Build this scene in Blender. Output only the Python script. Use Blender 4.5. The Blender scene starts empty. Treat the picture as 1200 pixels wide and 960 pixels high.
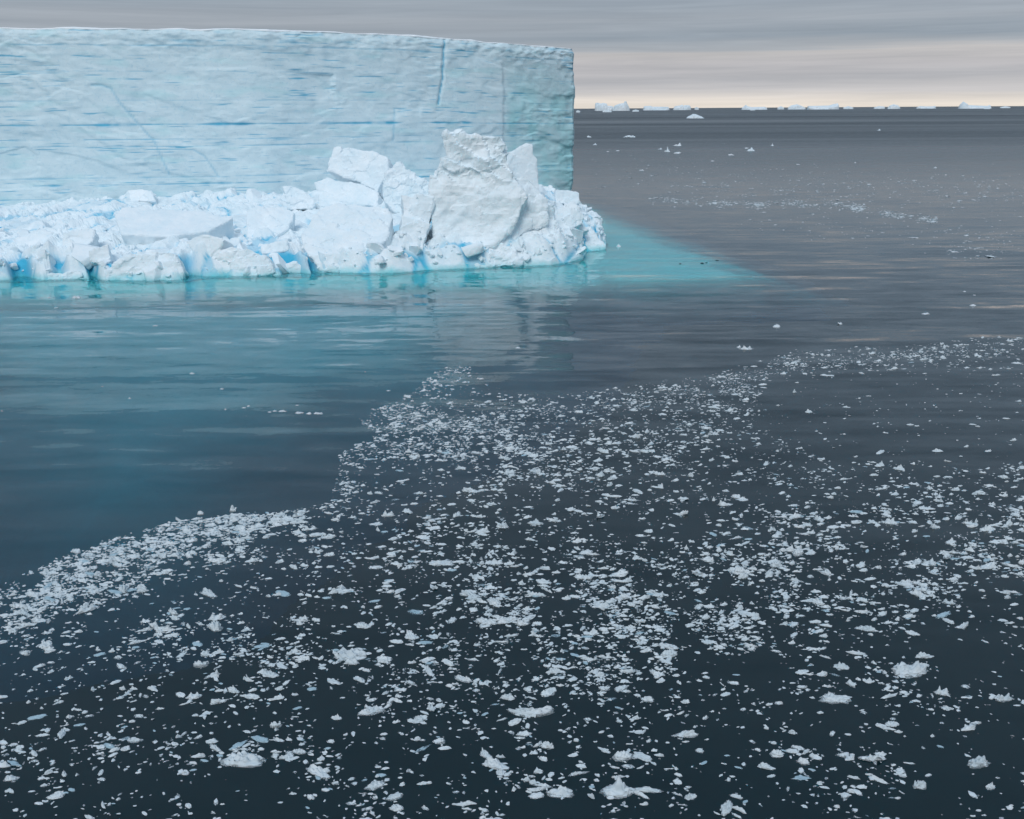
import bpy, bmesh, math, random
import numpy as np

# ------------------------------------------------------------------ camera, sky, sun, exposure
sc = bpy.context.scene
COL = sc.collection
FPX, HORIZON, CAM_Z = 1180.0, 127.5, 20.0
PITCH = math.atan((480 - HORIZON) / FPX)
ROLL = math.radians(0.33)
cr, sr = math.cos(ROLL), math.sin(ROLL)
_f = np.array([0, math.cos(PITCH), -math.sin(PITCH)])
_r = np.array([1.0, 0, 0])
_u = np.cross(_r, _f)
AX_R, AX_U, AX_F = _r * cr - _u * sr, _u * cr + _r * sr, _f
CAM = np.array([0, 0, CAM_Z])

from mathutils import Matrix, Vector
cam_data = bpy.data.cameras.new('camera')
cam = bpy.data.objects.new('camera', cam_data)
COL.objects.link(cam)
cam_data.sensor_fit = 'HORIZONTAL'
cam_data.sensor_width = 36.0
cam_data.lens = 36.0 * FPX / 1200.0
cam_data.clip_start = 0.5
cam_data.clip_end = 200000.0
cam.matrix_world = Matrix(((AX_R[0], AX_U[0], -AX_F[0], 0), (AX_R[1], AX_U[1], -AX_F[1], 0),
                           (AX_R[2], AX_U[2], -AX_F[2], CAM_Z), (0, 0, 0, 1)))
sc.camera = cam

SUN_EL, SUN_AZ = math.radians(40), math.radians(192)      # azimuth clockwise from +Y: behind the viewer, to the left
sun_dir = Vector((math.sin(SUN_AZ) * math.cos(SUN_EL), math.cos(SUN_AZ) * math.cos(SUN_EL), math.sin(SUN_EL)))
sun_data = bpy.data.lights.new('sun', 'SUN')
sun_data.energy = 1.4
sun_data.angle = math.radians(22)
sun_data.color = (1.0, 0.985, 0.96)
sun = bpy.data.objects.new('sun', sun_data)
COL.objects.link(sun)
sun.rotation_euler = sun_dir.to_track_quat('Z', 'Y').to_euler()

world = bpy.data.worlds.new('World')
sc.world = world
world.use_nodes = True
wt = world.node_tree
wt.nodes.clear()


def srgb(r, g, b):
    return tuple(((c / 255 / 12.92) if c / 255 <= 0.04045 else ((c / 255 + 0.055) / 1.055) ** 2.4) for c in (r, g, b)) + (1,)


class NT:
    """small helper round a node tree"""
    def __init__(s, tree):
        s.t = tree

    def n(s, kind, **kw):
        nd = s.t.nodes.new(kind)
        for k, v in kw.items():
            if k.startswith('i_'):
                key = k[2:]
                key = int(key) if key.isdigit() else key.replace('_', ' ')
                if hasattr(v, 'links') or isinstance(v, bpy.types.NodeSocket):
                    s.t.links.new(v, nd.inputs[key])
                else:
                    nd.inputs[key].default_value = v
            else:
                setattr(nd, k, v)
        return nd

    def math(s, op, a, b=0.0, clamp=False):
        nd = s.t.nodes.new('ShaderNodeMath')
        nd.operation = op
        nd.use_clamp = clamp
        for i, v in enumerate((a, b)):
            if isinstance(v, bpy.types.NodeSocket):
                s.t.links.new(v, nd.inputs[i])
            else:
                nd.inputs[i].default_value = v
        return nd.outputs[0]

    def vmath(s, op, a, b):
        nd = s.t.nodes.new('ShaderNodeVectorMath')
        nd.operation = op
        for i, v in enumerate((a, b)):
            if v is None:
                continue
            if isinstance(v, bpy.types.NodeSocket):
                s.t.links.new(v, nd.inputs[i])
            else:
                nd.inputs[i].default_value = v
        return nd.outputs[0]

    def scale(s, a, f):
        nd = s.t.nodes.new('ShaderNodeVectorMath')
        nd.operation = 'SCALE'
        s.t.links.new(a, nd.inputs[0])
        if isinstance(f, bpy.types.NodeSocket):
            s.t.links.new(f, nd.inputs['Scale'])
        else:
            nd.inputs['Scale'].default_value = f
        return nd.outputs[0]

    def ramp(s, fac, stops, interp='LINEAR'):
        nd = s.t.nodes.new('ShaderNodeValToRGB')
        s.t.links.new(fac, nd.inputs[0])
        cr_ = nd.color_ramp
        cr_.interpolation = interp
        while len(cr_.elements) < len(stops):
            cr_.elements.new(0.5)
        for e, (p, c) in zip(cr_.elements, stops):
            e.position = p
            e.color = c if len(c) == 4 else tuple(c) + (1,)
        return nd.outputs[0]

    def mix(s, fac, a, b, blend='MIX'):
        nd = s.t.nodes.new('ShaderNodeMix')
        nd.data_type = 'RGBA'
        nd.blend_type = blend
        for i, v in ((0, fac), (6, a), (7, b)):
            if isinstance(v, bpy.types.NodeSocket):
                s.t.links.new(v, nd.inputs[i])
            else:
                nd.inputs[i].default_value = v
        return nd.outputs[2]

    def noise(s, vec, scale, detail=4.0, rough=0.5, dist=0.0):
        nd = s.t.nodes.new('ShaderNodeTexNoise')
        s.t.links.new(vec, nd.inputs['Vector'])
        nd.inputs['Scale'].default_value = scale
        nd.inputs['Detail'].default_value = detail
        nd.inputs['Roughness'].default_value = rough
        nd.inputs['Distortion'].default_value = dist
        return nd

    def link(s, a, b):
        s.t.links.new(a, b)


W = NT(wt)
sky = W.n('ShaderNodeTexSky', sky_type='NISHITA', sun_disc=False, sun_elevation=SUN_EL, sun_rotation=SUN_AZ,
          altitude=0.0, air_density=1.0, dust_density=2.0, ozone_density=1.0)
tc = W.n('ShaderNodeTexCoord')
sep = W.n('ShaderNodeSeparateXYZ')
W.link(tc.outputs['Generated'], sep.inputs[0])
el = W.math('ARCSINE', W.math('MINIMUM', W.math('MAXIMUM', sep.outputs[2], 0.0), 1.0))       # elevation, radians
az = W.math('ARCTAN2', sep.outputs[0], sep.outputs[1])
comb = W.n('ShaderNodeCombineXYZ')
W.link(W.math('MULTIPLY', az, 2.2), comb.inputs[0])
W.link(W.math('MULTIPLY', el, 55.0), comb.inputs[1])
n1 = W.noise(comb.outputs[0], 1.0, 5.0, 0.55, 0.35)
comb2 = W.n('ShaderNodeCombineXYZ')
W.link(W.math('MULTIPLY', az, 5.0), comb2.inputs[0])
W.link(W.math('MULTIPLY', el, 160.0), comb2.inputs[1])
comb2.inputs[2].default_value = 4.7
n2 = W.noise(comb2.outputs[0], 1.0, 6.0, 0.6, 0.5)
w1 = W.math('SUBTRACT', n1.outputs['Fac'], 0.5)
w2 = W.math('SUBTRACT', n2.outputs['Fac'], 0.5)
# cloud layers as a function of elevation (0 .. 0.125 rad), their borders wandering with the noise
warp = W.math('ADD', W.math('MULTIPLY', w1, 0.026), W.math('MULTIPLY', w2, 0.004))
warp = W.math('MULTIPLY', warp, W.math('MINIMUM', W.math('MULTIPLY', el, 45.0), 1.0))
elw = W.math('MULTIPLY', W.math('ADD', el, warp), 1 / 0.125, clamp=True)
D = lambda deg: math.radians(deg) / 0.125
layers = W.ramp(elw, [(0.0, srgb(240, 230, 218)), (D(0.45), srgb(227, 220, 213)), (D(0.85), srgb(204, 202, 203)), (D(1.35), srgb(181, 182, 187)),
                      (D(2.1), srgb(185, 184, 188)), (D(2.75), srgb(192, 190, 191)), (D(3.0), srgb(172, 177, 184)),
                      (D(3.5), srgb(150, 161, 173)), (D(4.4), srgb(161, 169, 179)), (D(5.4), srgb(152, 163, 175)), (1.0, srgb(148, 166, 184))])
streak = W.ramp(n2.outputs['Fac'], [(0.3, (0.89, 0.90, 0.91)), (0.7, (1.11, 1.10, 1.09))])
layers = W.mix(1.0, layers, streak, 'MULTIPLY')
up = W.ramp(W.math('MULTIPLY', el, 1 / 1.57), [(0.0, (1, 1, 1)), (0.08, (1.0, 1.0, 1.0)), (0.6, (1.36, 1.42, 1.46)), (1.0, (1.45, 1.54, 1.62))])
layers = W.mix(1.0, layers, up, 'MULTIPLY')
cloud = W.scale(layers, 10.0)
skycol = W.mix(0.95, sky.outputs[0], cloud)
bg = W.n('ShaderNodeBackground', i_Strength=0.1)
W.link(skycol, bg.inputs['Color'])
wo = W.n('ShaderNodeOutputWorld')
W.link(bg.outputs[0], wo.inputs[0])

sc.view_settings.view_transform = 'Standard'
sc.view_settings.look = 'None'
sc.view_settings.exposure = 0.0
sc.view_settings.gamma = 1.0
sc.view_settings.use_curve_mapping = False
sc.render.engine = 'CYCLES'
sc.cycles.use_denoising = True
sc.cycles.max_bounces = 8
sc.cycles.diffuse_bounces = 4
sc.cycles.glossy_bounces = 3
sc.cycles.transparent_max_bounces = 12
sc.cycles.volume_bounces = 0
sc.cycles.caustics_reflective = False
sc.cycles.caustics_refractive = True      # daylight has to reach the ice under water

# ------------------------------------------------------------------ helpers
rng = np.random.default_rng(7)
random.seed(7)


def ray(px, py):
    return AX_R * (px - 600) / FPX + AX_U * (480 - py) / FPX + AX_F


def on_level(px, py, z=0.0):
    d = ray(px, py)
    return CAM + d * ((z - CAM_Z) / d[2])


def on_depth(px, py, y):
    d = ray(px, py)
    return CAM + d * (y / d[1])


def project(P):
    q = np.asarray(P) - CAM
    w = q @ AX_F
    return np.stack([600 + FPX * (q @ AX_R) / w, 480 - FPX * (q @ AX_U) / w], -1)


_perm = rng.permutation(256)
_perm = np.concatenate([_perm, _perm, _perm])
_grad = rng.normal(size=(256, 3))
_grad /= np.linalg.norm(_grad, axis=1)[:, None]


def perlin(P):
    P = np.asarray(P, float)
    i = np.floor(P).astype(int)
    f = P - i
    i &= 255
    u = f * f * f * (f * (f * 6 - 15) + 10)
    res = 0
    for dx in (0, 1):
        for dy in (0, 1):
            for dz in (0, 1):
                h = _perm[_perm[_perm[(i[..., 0] + dx) & 255] + ((i[..., 1] + dy) & 255)] + ((i[..., 2] + dz) & 255)]
                g = _grad[h]
                d = g[..., 0] * (f[..., 0] - dx) + g[..., 1] * (f[..., 1] - dy) + g[..., 2] * (f[..., 2] - dz)
                wx = u[..., 0] if dx else 1 - u[..., 0]
                wy = u[..., 1] if dy else 1 - u[..., 1]
                wz = u[..., 2] if dz else 1 - u[..., 2]
                res = res + d * wx * wy * wz
    return res * 1.6


def fbm(P, octaves=4, gain=0.5):
    P = np.asarray(P, float)
    a, s, r = 1.0, 0.0, 0
    for k in range(octaves):
        r = r + a * perlin(P * 2 ** k + 13.7 * k)
        s += a
        a *= gain
    return r / s


def cells(P2, seed=0):
    """2-D cellular noise: returns (random id 0..1, offset from the nearest cell point, gap to the second nearest)"""
    P2 = np.asarray(P2, float)
    i0 = np.floor(P2).astype(int)
    best = np.full(P2.shape[:-1], 1e9)
    second = best.copy()
    rid = np.zeros(P2.shape[:-1])
    off = np.zeros(P2.shape)
    for dx in (-1, 0, 1):
        for dy in (-1, 0, 1):
            ix, iy = i0[..., 0] + dx, i0[..., 1] + dy
            h1 = _perm[_perm[(ix + seed) & 255] + (iy & 255)]
            h2 = _perm[h1 + 17]
            h3 = _perm[h2 + 5]
            c = np.stack([ix + h1 / 255.0, iy + h2 / 255.0], -1)
            o = P2 - c
            d = np.linalg.norm(o, axis=-1)
            m = d < best
            second = np.where(m, best, np.minimum(second, d))
            best = np.where(m, d, best)
            rid = np.where(m, h3 / 255.0, rid)
            off = np.where(m[..., None], o, off)
    return rid, off, second - best


def smooth(x, a, b):
    t = np.clip((x - a) / (b - a), 0, 1)
    return t * t * (3 - 2 * t)


def in_poly(x, y, poly):
    res = np.zeros(np.shape(x), bool)
    n = len(poly)
    for k in range(n):
        x0, y0 = poly[k]
        x1, y1 = poly[(k + 1) % n]
        c = ((y0 > y) != (y1 > y)) & (x < (x1 - x0) * (y - y0) / ((y1 - y0) if y1 != y0 else 1e-9) + x0)
        res ^= c
    return res


def dist_path(x, y, pts):
    """distance to a polyline"""
    best = np.full(np.shape(x), 1e9)
    for (x0, y0), (x1, y1) in zip(pts[:-1], pts[1:]):
        vx, vy = x1 - x0, y1 - y0
        L = vx * vx + vy * vy + 1e-9
        t = np.clip(((x - x0) * vx + (y - y0) * vy) / L, 0, 1)
        best = np.minimum(best, np.hypot(x - x0 - t * vx, y - y0 - t * vy))
    return best


def poly_sdf(x, y, poly):
    d = dist_path(x, y, list(poly) + [poly[0]])
    return np.where(in_poly(x, y, poly), d, -d)


def mesh_np(name, V, Fc, smooth_shade=False):
    """mesh from numpy arrays; Fc is (n,3) or (n,4)"""
    V = np.ascontiguousarray(V, dtype=np.float32)
    Fc = np.ascontiguousarray(Fc, dtype=np.int32)
    k = Fc.shape[1]
    me = bpy.data.meshes.new(name)
    me.vertices.add(len(V))
    me.vertices.foreach_set('co', V.ravel())
    me.loops.add(Fc.size)
    me.loops.foreach_set('vertex_index', Fc.ravel())
    me.polygons.add(len(Fc))
    me.polygons.foreach_set('loop_start', np.arange(0, Fc.size, k, dtype=np.int32))
    me.polygons.foreach_set('loop_total', np.full(len(Fc), k, dtype=np.int32))
    me.update(calc_edges=True)
    me.polygons.foreach_set('use_smooth', np.full(len(Fc), smooth_shade))
    return me


def grid_faces(nu, nv, flip=False):
    a = np.arange(nu * nv).reshape(nu, nv)
    q = np.stack([a[:-1, :-1], a[1:, :-1], a[1:, 1:], a[:-1, 1:]], -1).reshape(-1, 4)
    return q[:, ::-1] if flip else q


def attr(me, name, values):
    at = me.attributes.new(name, 'FLOAT', 'POINT')
    at.data.foreach_set('value', np.ascontiguousarray(values, dtype=np.float32))


def obj(name, me, mat=None, parent=None):
    o = bpy.data.objects.new(name, me)
    COL.objects.link(o)
    if mat is not None:
        me.materials.clear()
        me.materials.append(mat)
    if parent is not None:
        o.parent = parent
    return o


def tag(o, label=None, cat=None, group=None, kind=None):
    if label:
        o['label'] = label
    if cat:
        o['category'] = cat
    if group:
        o['group'] = group
    if kind:
        o['kind'] = kind
    return o


def recenter(me, base):
    """shift mesh so that the world point base is its origin"""
    me.transform(Matrix.Translation(-Vector(base)))


# ------------------------------------------------------------------ materials
def new_mat(name):
    m = bpy.data.materials.new(name)
    m.use_nodes = True
    m.node_tree.nodes.clear()
    return m, NT(m.node_tree)


def ice_material(name, white, grey, blue, bump=0.5, blue_attr=True, scale=1.0, wet=False, rough=0.55, sss=0.0):
    m, T = new_mat(name)
    g = T.n('ShaderNodeNewGeometry')
    pos = g.outputs['Position']
    na = T.noise(pos, 0.35 * scale, 6.0, 0.6)
    nb = T.noise(pos, 2.2 * scale, 5.0, 0.65)
    col = T.mix(T.ramp(na.outputs['Fac'], [(0.35, (0, 0, 0)), (0.68, (1, 1, 1))]), white, grey)
    col = T.mix(T.math('MULTIPLY', T.ramp(nb.outputs['Fac'], [(0.55, (0, 0, 0)), (0.8, (1, 1, 1))]), 0.35), col, blue)
    if blue_attr:
        at = T.n('ShaderNodeAttribute', attribute_name='blue')
        tl = T.n('ShaderNodeAttribute', attribute_name='teal')      # teal tint (absent: 0)
        col = T.mix(tl.outputs['Fac'], col, (0.36, 0.72, 0.75, 1))
        col = T.mix(at.outputs['Fac'], col, blue)
    if wet:      # the wave-washed band just above the waterline is bare clear ice
        s = T.n('ShaderNodeSeparateXYZ')
        T.link(pos, s.inputs[0])
        hgt = T.math('ADD', s.outputs[2], T.math('MULTIPLY', T.math('SUBTRACT', na.outputs['Fac'], 0.5), 2.4))
        band = T.ramp(T.math('MULTIPLY', T.math('ADD', hgt, 1.0), 0.4, clamp=True), [(0.3, (1, 1, 1)), (0.72, (0, 0, 0))])
        col = T.mix(T.math('MULTIPLY', band, 0.8), col, (0.12, 0.60, 0.66, 1))
    bn = T.noise(pos, 5.0 * scale, 8.0, 0.7)
    bmp = T.n('ShaderNodeBump', i_Strength=bump, i_Distance=0.12 / scale)
    T.link(bn.outputs['Fac'], bmp.inputs['Height'])
    b = T.n('ShaderNodeBsdfPrincipled')
    T.link(col, b.inputs['Base Color'])
    b.inputs['Roughness'].default_value = rough
    b.inputs['IOR'].default_value = 1.31
    b.inputs['Specular IOR Level'].default_value = 0.35
    if sss:
        b.inputs['Subsurface Weight'].default_value = sss
        b.inputs['Subsurface Radius'].default_value = (0.25, 0.7, 1.0)
        b.inputs['Subsurface Scale'].default_value = 0.6
    T.link(bmp.outputs[0], b.inputs['Normal'])
    o = T.n('ShaderNodeOutputMaterial')
    T.link(b.outputs[0], o.inputs[0])
    return m


SSS = 0.0
M_WALL = ice_material('glacier_ice', (0.69, 0.81, 0.85, 1), (0.60, 0.745, 0.80, 1), (0.05, 0.40, 0.60, 1), 0.8)
M_SNOW = ice_material('packed_snow', (0.93, 0.95, 0.97, 1), (0.86, 0.92, 0.96, 1), (0.80, 0.90, 0.95, 1), 0.3, blue_attr=False)
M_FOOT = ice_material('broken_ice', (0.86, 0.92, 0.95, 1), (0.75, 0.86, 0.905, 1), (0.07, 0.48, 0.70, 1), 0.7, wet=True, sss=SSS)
M_BLOCK = ice_material('snowy_ice', (0.87, 0.92, 0.945, 1), (0.75, 0.855, 0.905, 1), (0.42, 0.73, 0.87, 1), 0.5, blue_attr=False, wet=True, sss=SSS)
M_CRAG = ice_material('weathered_ice', (0.90, 0.955, 0.98, 1), (0.80, 0.90, 0.945, 1), (0.50, 0.74, 0.84, 1), 0.9, blue_attr=False, sss=SSS)
M_BRASH = ice_material('brash_ice_white', (0.69, 0.735, 0.755, 1), (0.50, 0.58, 0.62, 1), (0.45, 0.60, 0.67, 1), 0.5, blue_attr=False, scale=4.0)
M_CLEAR = ice_material('brash_ice_clear', (0.42, 0.55, 0.61, 1), (0.30, 0.43, 0.50, 1), (0.26, 0.42, 0.50, 1), 0.4, blue_attr=False, scale=4.0, rough=0.3)
M_DARK = ice_material('dark_ice', (0.02, 0.07, 0.08, 1), (0.015, 0.05, 0.06, 1), (0.03, 0.1, 0.12, 1), 0.4, blue_attr=False, scale=4.0, rough=0.2)
M_FAR = ice_material('far_ice', (0.80, 0.84, 0.865, 1), (0.64, 0.745, 0.80, 1), (0.45, 0.66, 0.78, 1), 0.4, blue_attr=False, scale=0.05)
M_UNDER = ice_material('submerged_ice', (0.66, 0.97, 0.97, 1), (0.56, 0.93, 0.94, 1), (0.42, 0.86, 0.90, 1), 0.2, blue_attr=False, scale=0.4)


M_WATER_TINT = ice_material('reflection_tint', (0.12, 0.66, 0.76, 1), (0.11, 0.56, 0.66, 1), (0.10, 0.48, 0.58, 1), 0.2, blue_attr=False, scale=0.3)


def water_material():
    m, T = new_mat('sea_water')
    g = T.n('ShaderNodeNewGeometry')
    pos = g.outputs['Position']
    s = T.n('ShaderNodeSeparateXYZ')
    T.link(pos, s.inputs[0])
    # slopes of the ripples at several wavelengths, crests lying mostly east-west
    half = (0.5, 0.5, 0.5)
    st = T.vmath('MULTIPLY', pos, (0.16, 1.0, 1.0))
    st2 = T.vmath('MULTIPLY', pos, (0.28, 1.0, 1.0))
    a1 = T.vmath('SUBTRACT', T.noise(st, 0.40, 2.0, 0.45, 0.5).outputs['Color'], half)     # swell, ~4 m
    a2 = T.vmath('SUBTRACT', T.noise(st2, 0.85, 3.0, 0.55, 0.4).outputs['Color'], half)    # ~1.2 m
    a3 = T.vmath('SUBTRACT', T.noise(pos, 3.2, 3.0, 0.6).outputs['Color'], half)           # ~0.3 m
    # wind: beyond the berg's lee the sea is rougher; patches of smoother and rougher water everywhere
    far = T.n('ShaderNodeMapRange', i_From_Min=150.0, i_From_Max=700.0, i_To_Min=0.0, i_To_Max=1.0)
    T.link(s.outputs[1], far.inputs[0])
    pst = T.vmath('MULTIPLY', pos, (0.25, 1.0, 1.0))
    patch = T.noise(pst, 0.012, 4.0, 0.6, 0.5).outputs['Fac']
    patch = T.ramp(patch, [(0.38, (0.45, 0.45, 0.45)), (0.62, (1, 1, 1))])
    fpst = T.vmath('MULTIPLY', pos, (0.12, 1.0, 1.0))
    fpatch = T.ramp(T.noise(fpst, 0.0035, 5.0, 0.6, 0.6).outputs['Fac'], [(0.38, (0.55, 0.55, 0.55)), (0.62, (1.1, 1.1, 1.1))])
    farw = T.math('MULTIPLY', far.outputs[0], fpatch)
    near = T.n('ShaderNodeMapRange', i_From_Min=24.0, i_From_Max=75.0, i_To_Min=0.45, i_To_Max=1.0)
    T.link(s.outputs[1], near.inputs[0])
    calm = T.math('MULTIPLY', patch, near.outputs[0])
    mid = T.n('ShaderNodeMapRange', i_From_Min=95.0, i_From_Max=190.0, i_To_Min=1.0, i_To_Max=0.42)
    T.link(s.outputs[1], mid.inputs[0])
    lee = T.math('MULTIPLY', calm, T.math('MULTIPLY', mid.outputs[0], mid.outputs[0]))
    calm = T.math('MULTIPLY', calm, mid.outputs[0])
    k1 = T.math('ADD', T.math('MULTIPLY', lee, 0.36), T.math('MULTIPLY', farw, 0.12))
    k2 = T.math('ADD', T.math('MULTIPLY', calm, 0.25), T.math('MULTIPLY', farw, 0.20))
    k3 = T.math('ADD', T.math('MULTIPLY', calm, 0.08), T.math('MULTIPLY', farw, 0.20))
    slope = T.vmath('ADD', T.vmath('ADD', T.scale(a1, k1), T.scale(a2, k2)), T.scale(a3, k3))
    slope = T.vmath('MULTIPLY', slope, (0.3, 1.0, 0.0))
    nrm = T.n('ShaderNodeVectorMath', operation='NORMALIZE')
    T.link(T.vmath('ADD', slope, (0, 0, 1)), nrm.inputs[0])
    flip = T.math('SUBTRACT', 1.0, T.math('MULTIPLY', g.outputs['Backfacing'], 2.0))      # the same ripple seen from below
    nout = T.scale(nrm.outputs[0], flip)
    # ripples too fine to model one by one
    rgh = T.math('ADD', T.math('MULTIPLY', T.math('SUBTRACT', 1.0, mid.outputs[0]), 0.16), T.math('ADD', 0.045, T.math('MULTIPLY', farw, 0.25)))
    mx = T.n('ShaderNodeBsdfGlass', i_IOR=1.333)
    mx.inputs['Color'].default_value = (1, 1, 1, 1)
    T.link(rgh, mx.inputs['Roughness'])
    T.link(nout, mx.inputs['Normal'])
    vol = T.n('ShaderNodeVolumeAbsorption', i_Density=0.36)
    vol.inputs['Color'].default_value = (0.0, 0.865, 0.885, 1)
    o = T.n('ShaderNodeOutputMaterial')
    T.link(mx.outputs[0], o.inputs['Surface'])
    T.link(vol.outputs[0], o.inputs['Volume'])
    return m


def deep_material():
    m, T = new_mat('deep_water')
    b = T.n('ShaderNodeBsdfDiffuse')
    b.inputs['Color'].default_value = (0.08, 0.36, 0.33, 1)
    o = T.n('ShaderNodeOutputMaterial')
    T.link(b.outputs[0], o.inputs[0])
    return m


# ------------------------------------------------------------------ the sea: one closed body of water
SEA, DEEP = 70000.0, -22.0
V = [(x, y, z) for z in (0.0, DEEP) for (x, y) in ((-SEA, -300), (SEA, -300), (SEA, SEA), (-SEA, SEA))]
me = bpy.data.meshes.new('sea')
me.from_pydata(V, [], [(0, 1, 2, 3), (7, 6, 5, 4), (0, 4, 5, 1), (1, 5, 6, 2), (2, 6, 7, 3), (3, 7, 4, 0)])
sea = obj('sea', me, water_material())
me.materials.append(deep_material())
for p in me.polygons:
    p.material_index = 0 if p.index == 0 else 1
tag(sea, kind='structure')

# ------------------------------------------------------------------ the tabular iceberg
H_TOP = 33.67
berg = bpy.data.objects.new('tabular_iceberg', None)
COL.objects.link(berg)
tag(berg, 'huge flat-topped iceberg with a layered pale blue ice cliff and rubble at its foot', 'iceberg')


def resample(P, step):
    P = np.asarray(P, float)
    L = np.r_[0, np.cumsum(np.linalg.norm(np.diff(P, axis=0), axis=1))]
    s = np.arange(0, L[-1] + step * 0.5, step)
    s[-1] = L[-1]
    return np.stack([np.interp(s, L, P[:, k]) for k in range(P.shape[1])], -1)


tops = [(-250, 30, 176), (-100, 32, 180), (0, 33, 183.5), (150, 33.5, 186), (300, 35, 190.5), (450, 40, 202), (520, 44.5, 209), (590, 50.5, 216), (640, 54.5, 223.5), (671, 57.2, 229)]
line = [on_depth(x, y, Y_) for x, y, Y_ in tops]
vis3 = resample(np.array(line), 0.30)
vis = vis3[:, :2].copy()
kern = np.ones(15) / 15
pad = np.pad(vis, ((7, 7), (0, 0)), mode='edge')
vis[7:-7] = np.stack([np.convolve(pad[:, k], kern, 'valid') for k in (0, 1)], -1)[7:-7]
end = vis[-1]
ray_dir = end / np.linalg.norm(end)
turn = resample(np.array([end + (0.35, 0.9), end + (0.2, 9), end + ray_dir * 45 + (-4, 0), end + ray_dir * 140 + (-40, 0), end + ray_dir * 190 + (-140, 0)]), 1.2)
start = vis[0]
pre = resample(np.array([(-330, 420), (-345, 300), (-300, 215), (-235, 188), (-170, 176), tuple(start - (1.5, 0.2))]), 2.5)
outline = np.concatenate([pre, vis, turn])
top_z = np.concatenate([np.full(len(pre), vis3[0, 2]), vis3[:, 2], np.full(len(turn), vis3[-1, 2])])
nS = len(outline)
tan = np.gradient(outline, axis=0)
tan /= np.linalg.norm(tan, axis=1)[:, None]
nrm2 = np.stack([tan[:, 1], -tan[:, 0]], -1)          # towards the viewer side
for _ in range(6):
    nrm2[1:-1] = (nrm2[:-2] + 2 * nrm2[1:-1] + nrm2[2:]) / 4
nrm2 /= np.linalg.norm(nrm2, axis=1)[:, None]
zs = np.concatenate([np.arange(-6, 3, 0.6), np.arange(3, H_TOP - 0.05, 0.125), [H_TOP - 0.02]])
nZ = len(zs)
S, Z = np.meshgrid(np.arange(nS), zs, indexing='ij')
base = np.stack([outline[S, 0], outline[S, 1], np.where(Z > 0, Z * top_z[S] / H_TOP, Z)], -1)
pix = project(base)
PX, PY = pix[..., 0], pix[..., 1]
arc = np.r_[0, np.cumsum(np.linalg.norm(np.diff(outline, axis=0), axis=1))][S]
hz = Z / H_TOP
disp = np.zeros_like(Z)
blue = np.zeros_like(Z)
# broad scallops, slabs that have come away along straight joints, fine crumble
disp += 0.7 * fbm(np.stack([arc / 26, Z / 20, np.zeros_like(Z)], -1), 3)
rid, off, gap = cells(np.stack([arc / 11 + 0.4 * fbm(np.stack([arc / 9, Z / 9, Z * 0 + 3], -1), 2), Z / 9 - arc / 60], -1), 3)
disp += 0.12 * fbm(np.stack([arc / 8, Z / 5, Z * 0 + 13], -1), 3)
for q, (ax, zx, a_) in enumerate(((19, 15, 0.22), (12, 10, 0.15), (26, 9, 0.2), (7, 6, 0.10))):      # shell-shaped scars left by falls
    disp += a_ * smooth(fbm(np.stack([arc / ax + Z / 30, Z / zx, Z * 0 + 90 + 7 * q], -1), 4, 0.45), 0.0, 0.10)
rid2, off2, gap2 = cells(np.stack([arc / 4.2, Z / 2.6], -1), 9)
crumb = smooth(fbm(np.stack([arc / 14, Z / 7, Z * 0 + 8], -1), 3) + 0.5 * smooth(hz, 0.84, 0.98), -0.05, 0.35)
disp += crumb * ((rid2 - 0.5) * 0.16 + off2[..., 1] * 0.15)
fine = fbm(np.stack([arc / 1.6, Z / 0.9, Z * 0 + 5], -1), 4)
disp += fine * (0.05 + 0.14 * crumb + 0.35 * smooth(hz, 0.9, 1.0))
# layering: every year's snow a slightly different ledge
lay = fbm(np.stack([arc / 160, Z / 0.75, Z * 0 + 2], -1), 4, 0.7)
disp += lay * 0.05
# broken blue bands along the layers
zz = Z + 0.25 * fbm(np.stack([arc / 40, Z * 0, Z * 0 + 1], -1), 2)
dash = fbm(np.stack([arc / 7.0, zz / 0.24, Z * 0 + 21], -1), 3, 0.6)
presence = fbm(np.stack([arc / 30, zz / 3.0, Z * 0 + 31], -1), 3)
band = smooth(dash + 0.5 * presence, 0.29, 0.56)
blue += 0.85 * band
disp -= 0.05 * band
for zc, w, amp in ((on_depth(200, 146, 187)[2], .16, 1.0), (on_depth(200, 163.5, 187)[2], .09, .7), (on_depth(200, 171.5, 187)[2], .08, .7),
                   (on_depth(200, 216, 187)[2], .14, .95), (on_depth(200, 208, 187)[2], .10, .5), (on_depth(200, 53, 187)[2], .12, .55),
                   (on_depth(200, 84, 187)[2], .07, .4), (on_depth(200, 118, 187)[2], .07, .45), (on_depth(200, 232, 187)[2], .08, .5)):
    wob = 0.10 * fbm(np.stack([arc / 11, Z * 0 + zc, Z * 0], -1), 3) + 0.25 * fbm(np.stack([arc / 60, Z * 0 + zc, Z * 0 + 7], -1), 2)
    br = smooth(fbm(np.stack([arc / 9, Z * 0 + zc * 1.7, Z * 0 + 4], -1), 4, 0.65), -0.22, 0.15)
    ww = w * (0.6 + 1.3 * smooth(fbm(np.stack([arc / 5, Z * 0 + zc, Z * 0 + 9], -1), 2), -.1, .5))
    g_ = np.exp(-((Z - zc - wob) / ww) ** 2) * br
    blue = np.maximum(blue, amp * g_)
    disp -= 0.12 * amp * g_


def panel(poly, depth, soft=0.0):
    global disp
    m = in_poly(PX + 1.2 * fine * 2, PY, poly)
    disp += depth * m


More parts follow.
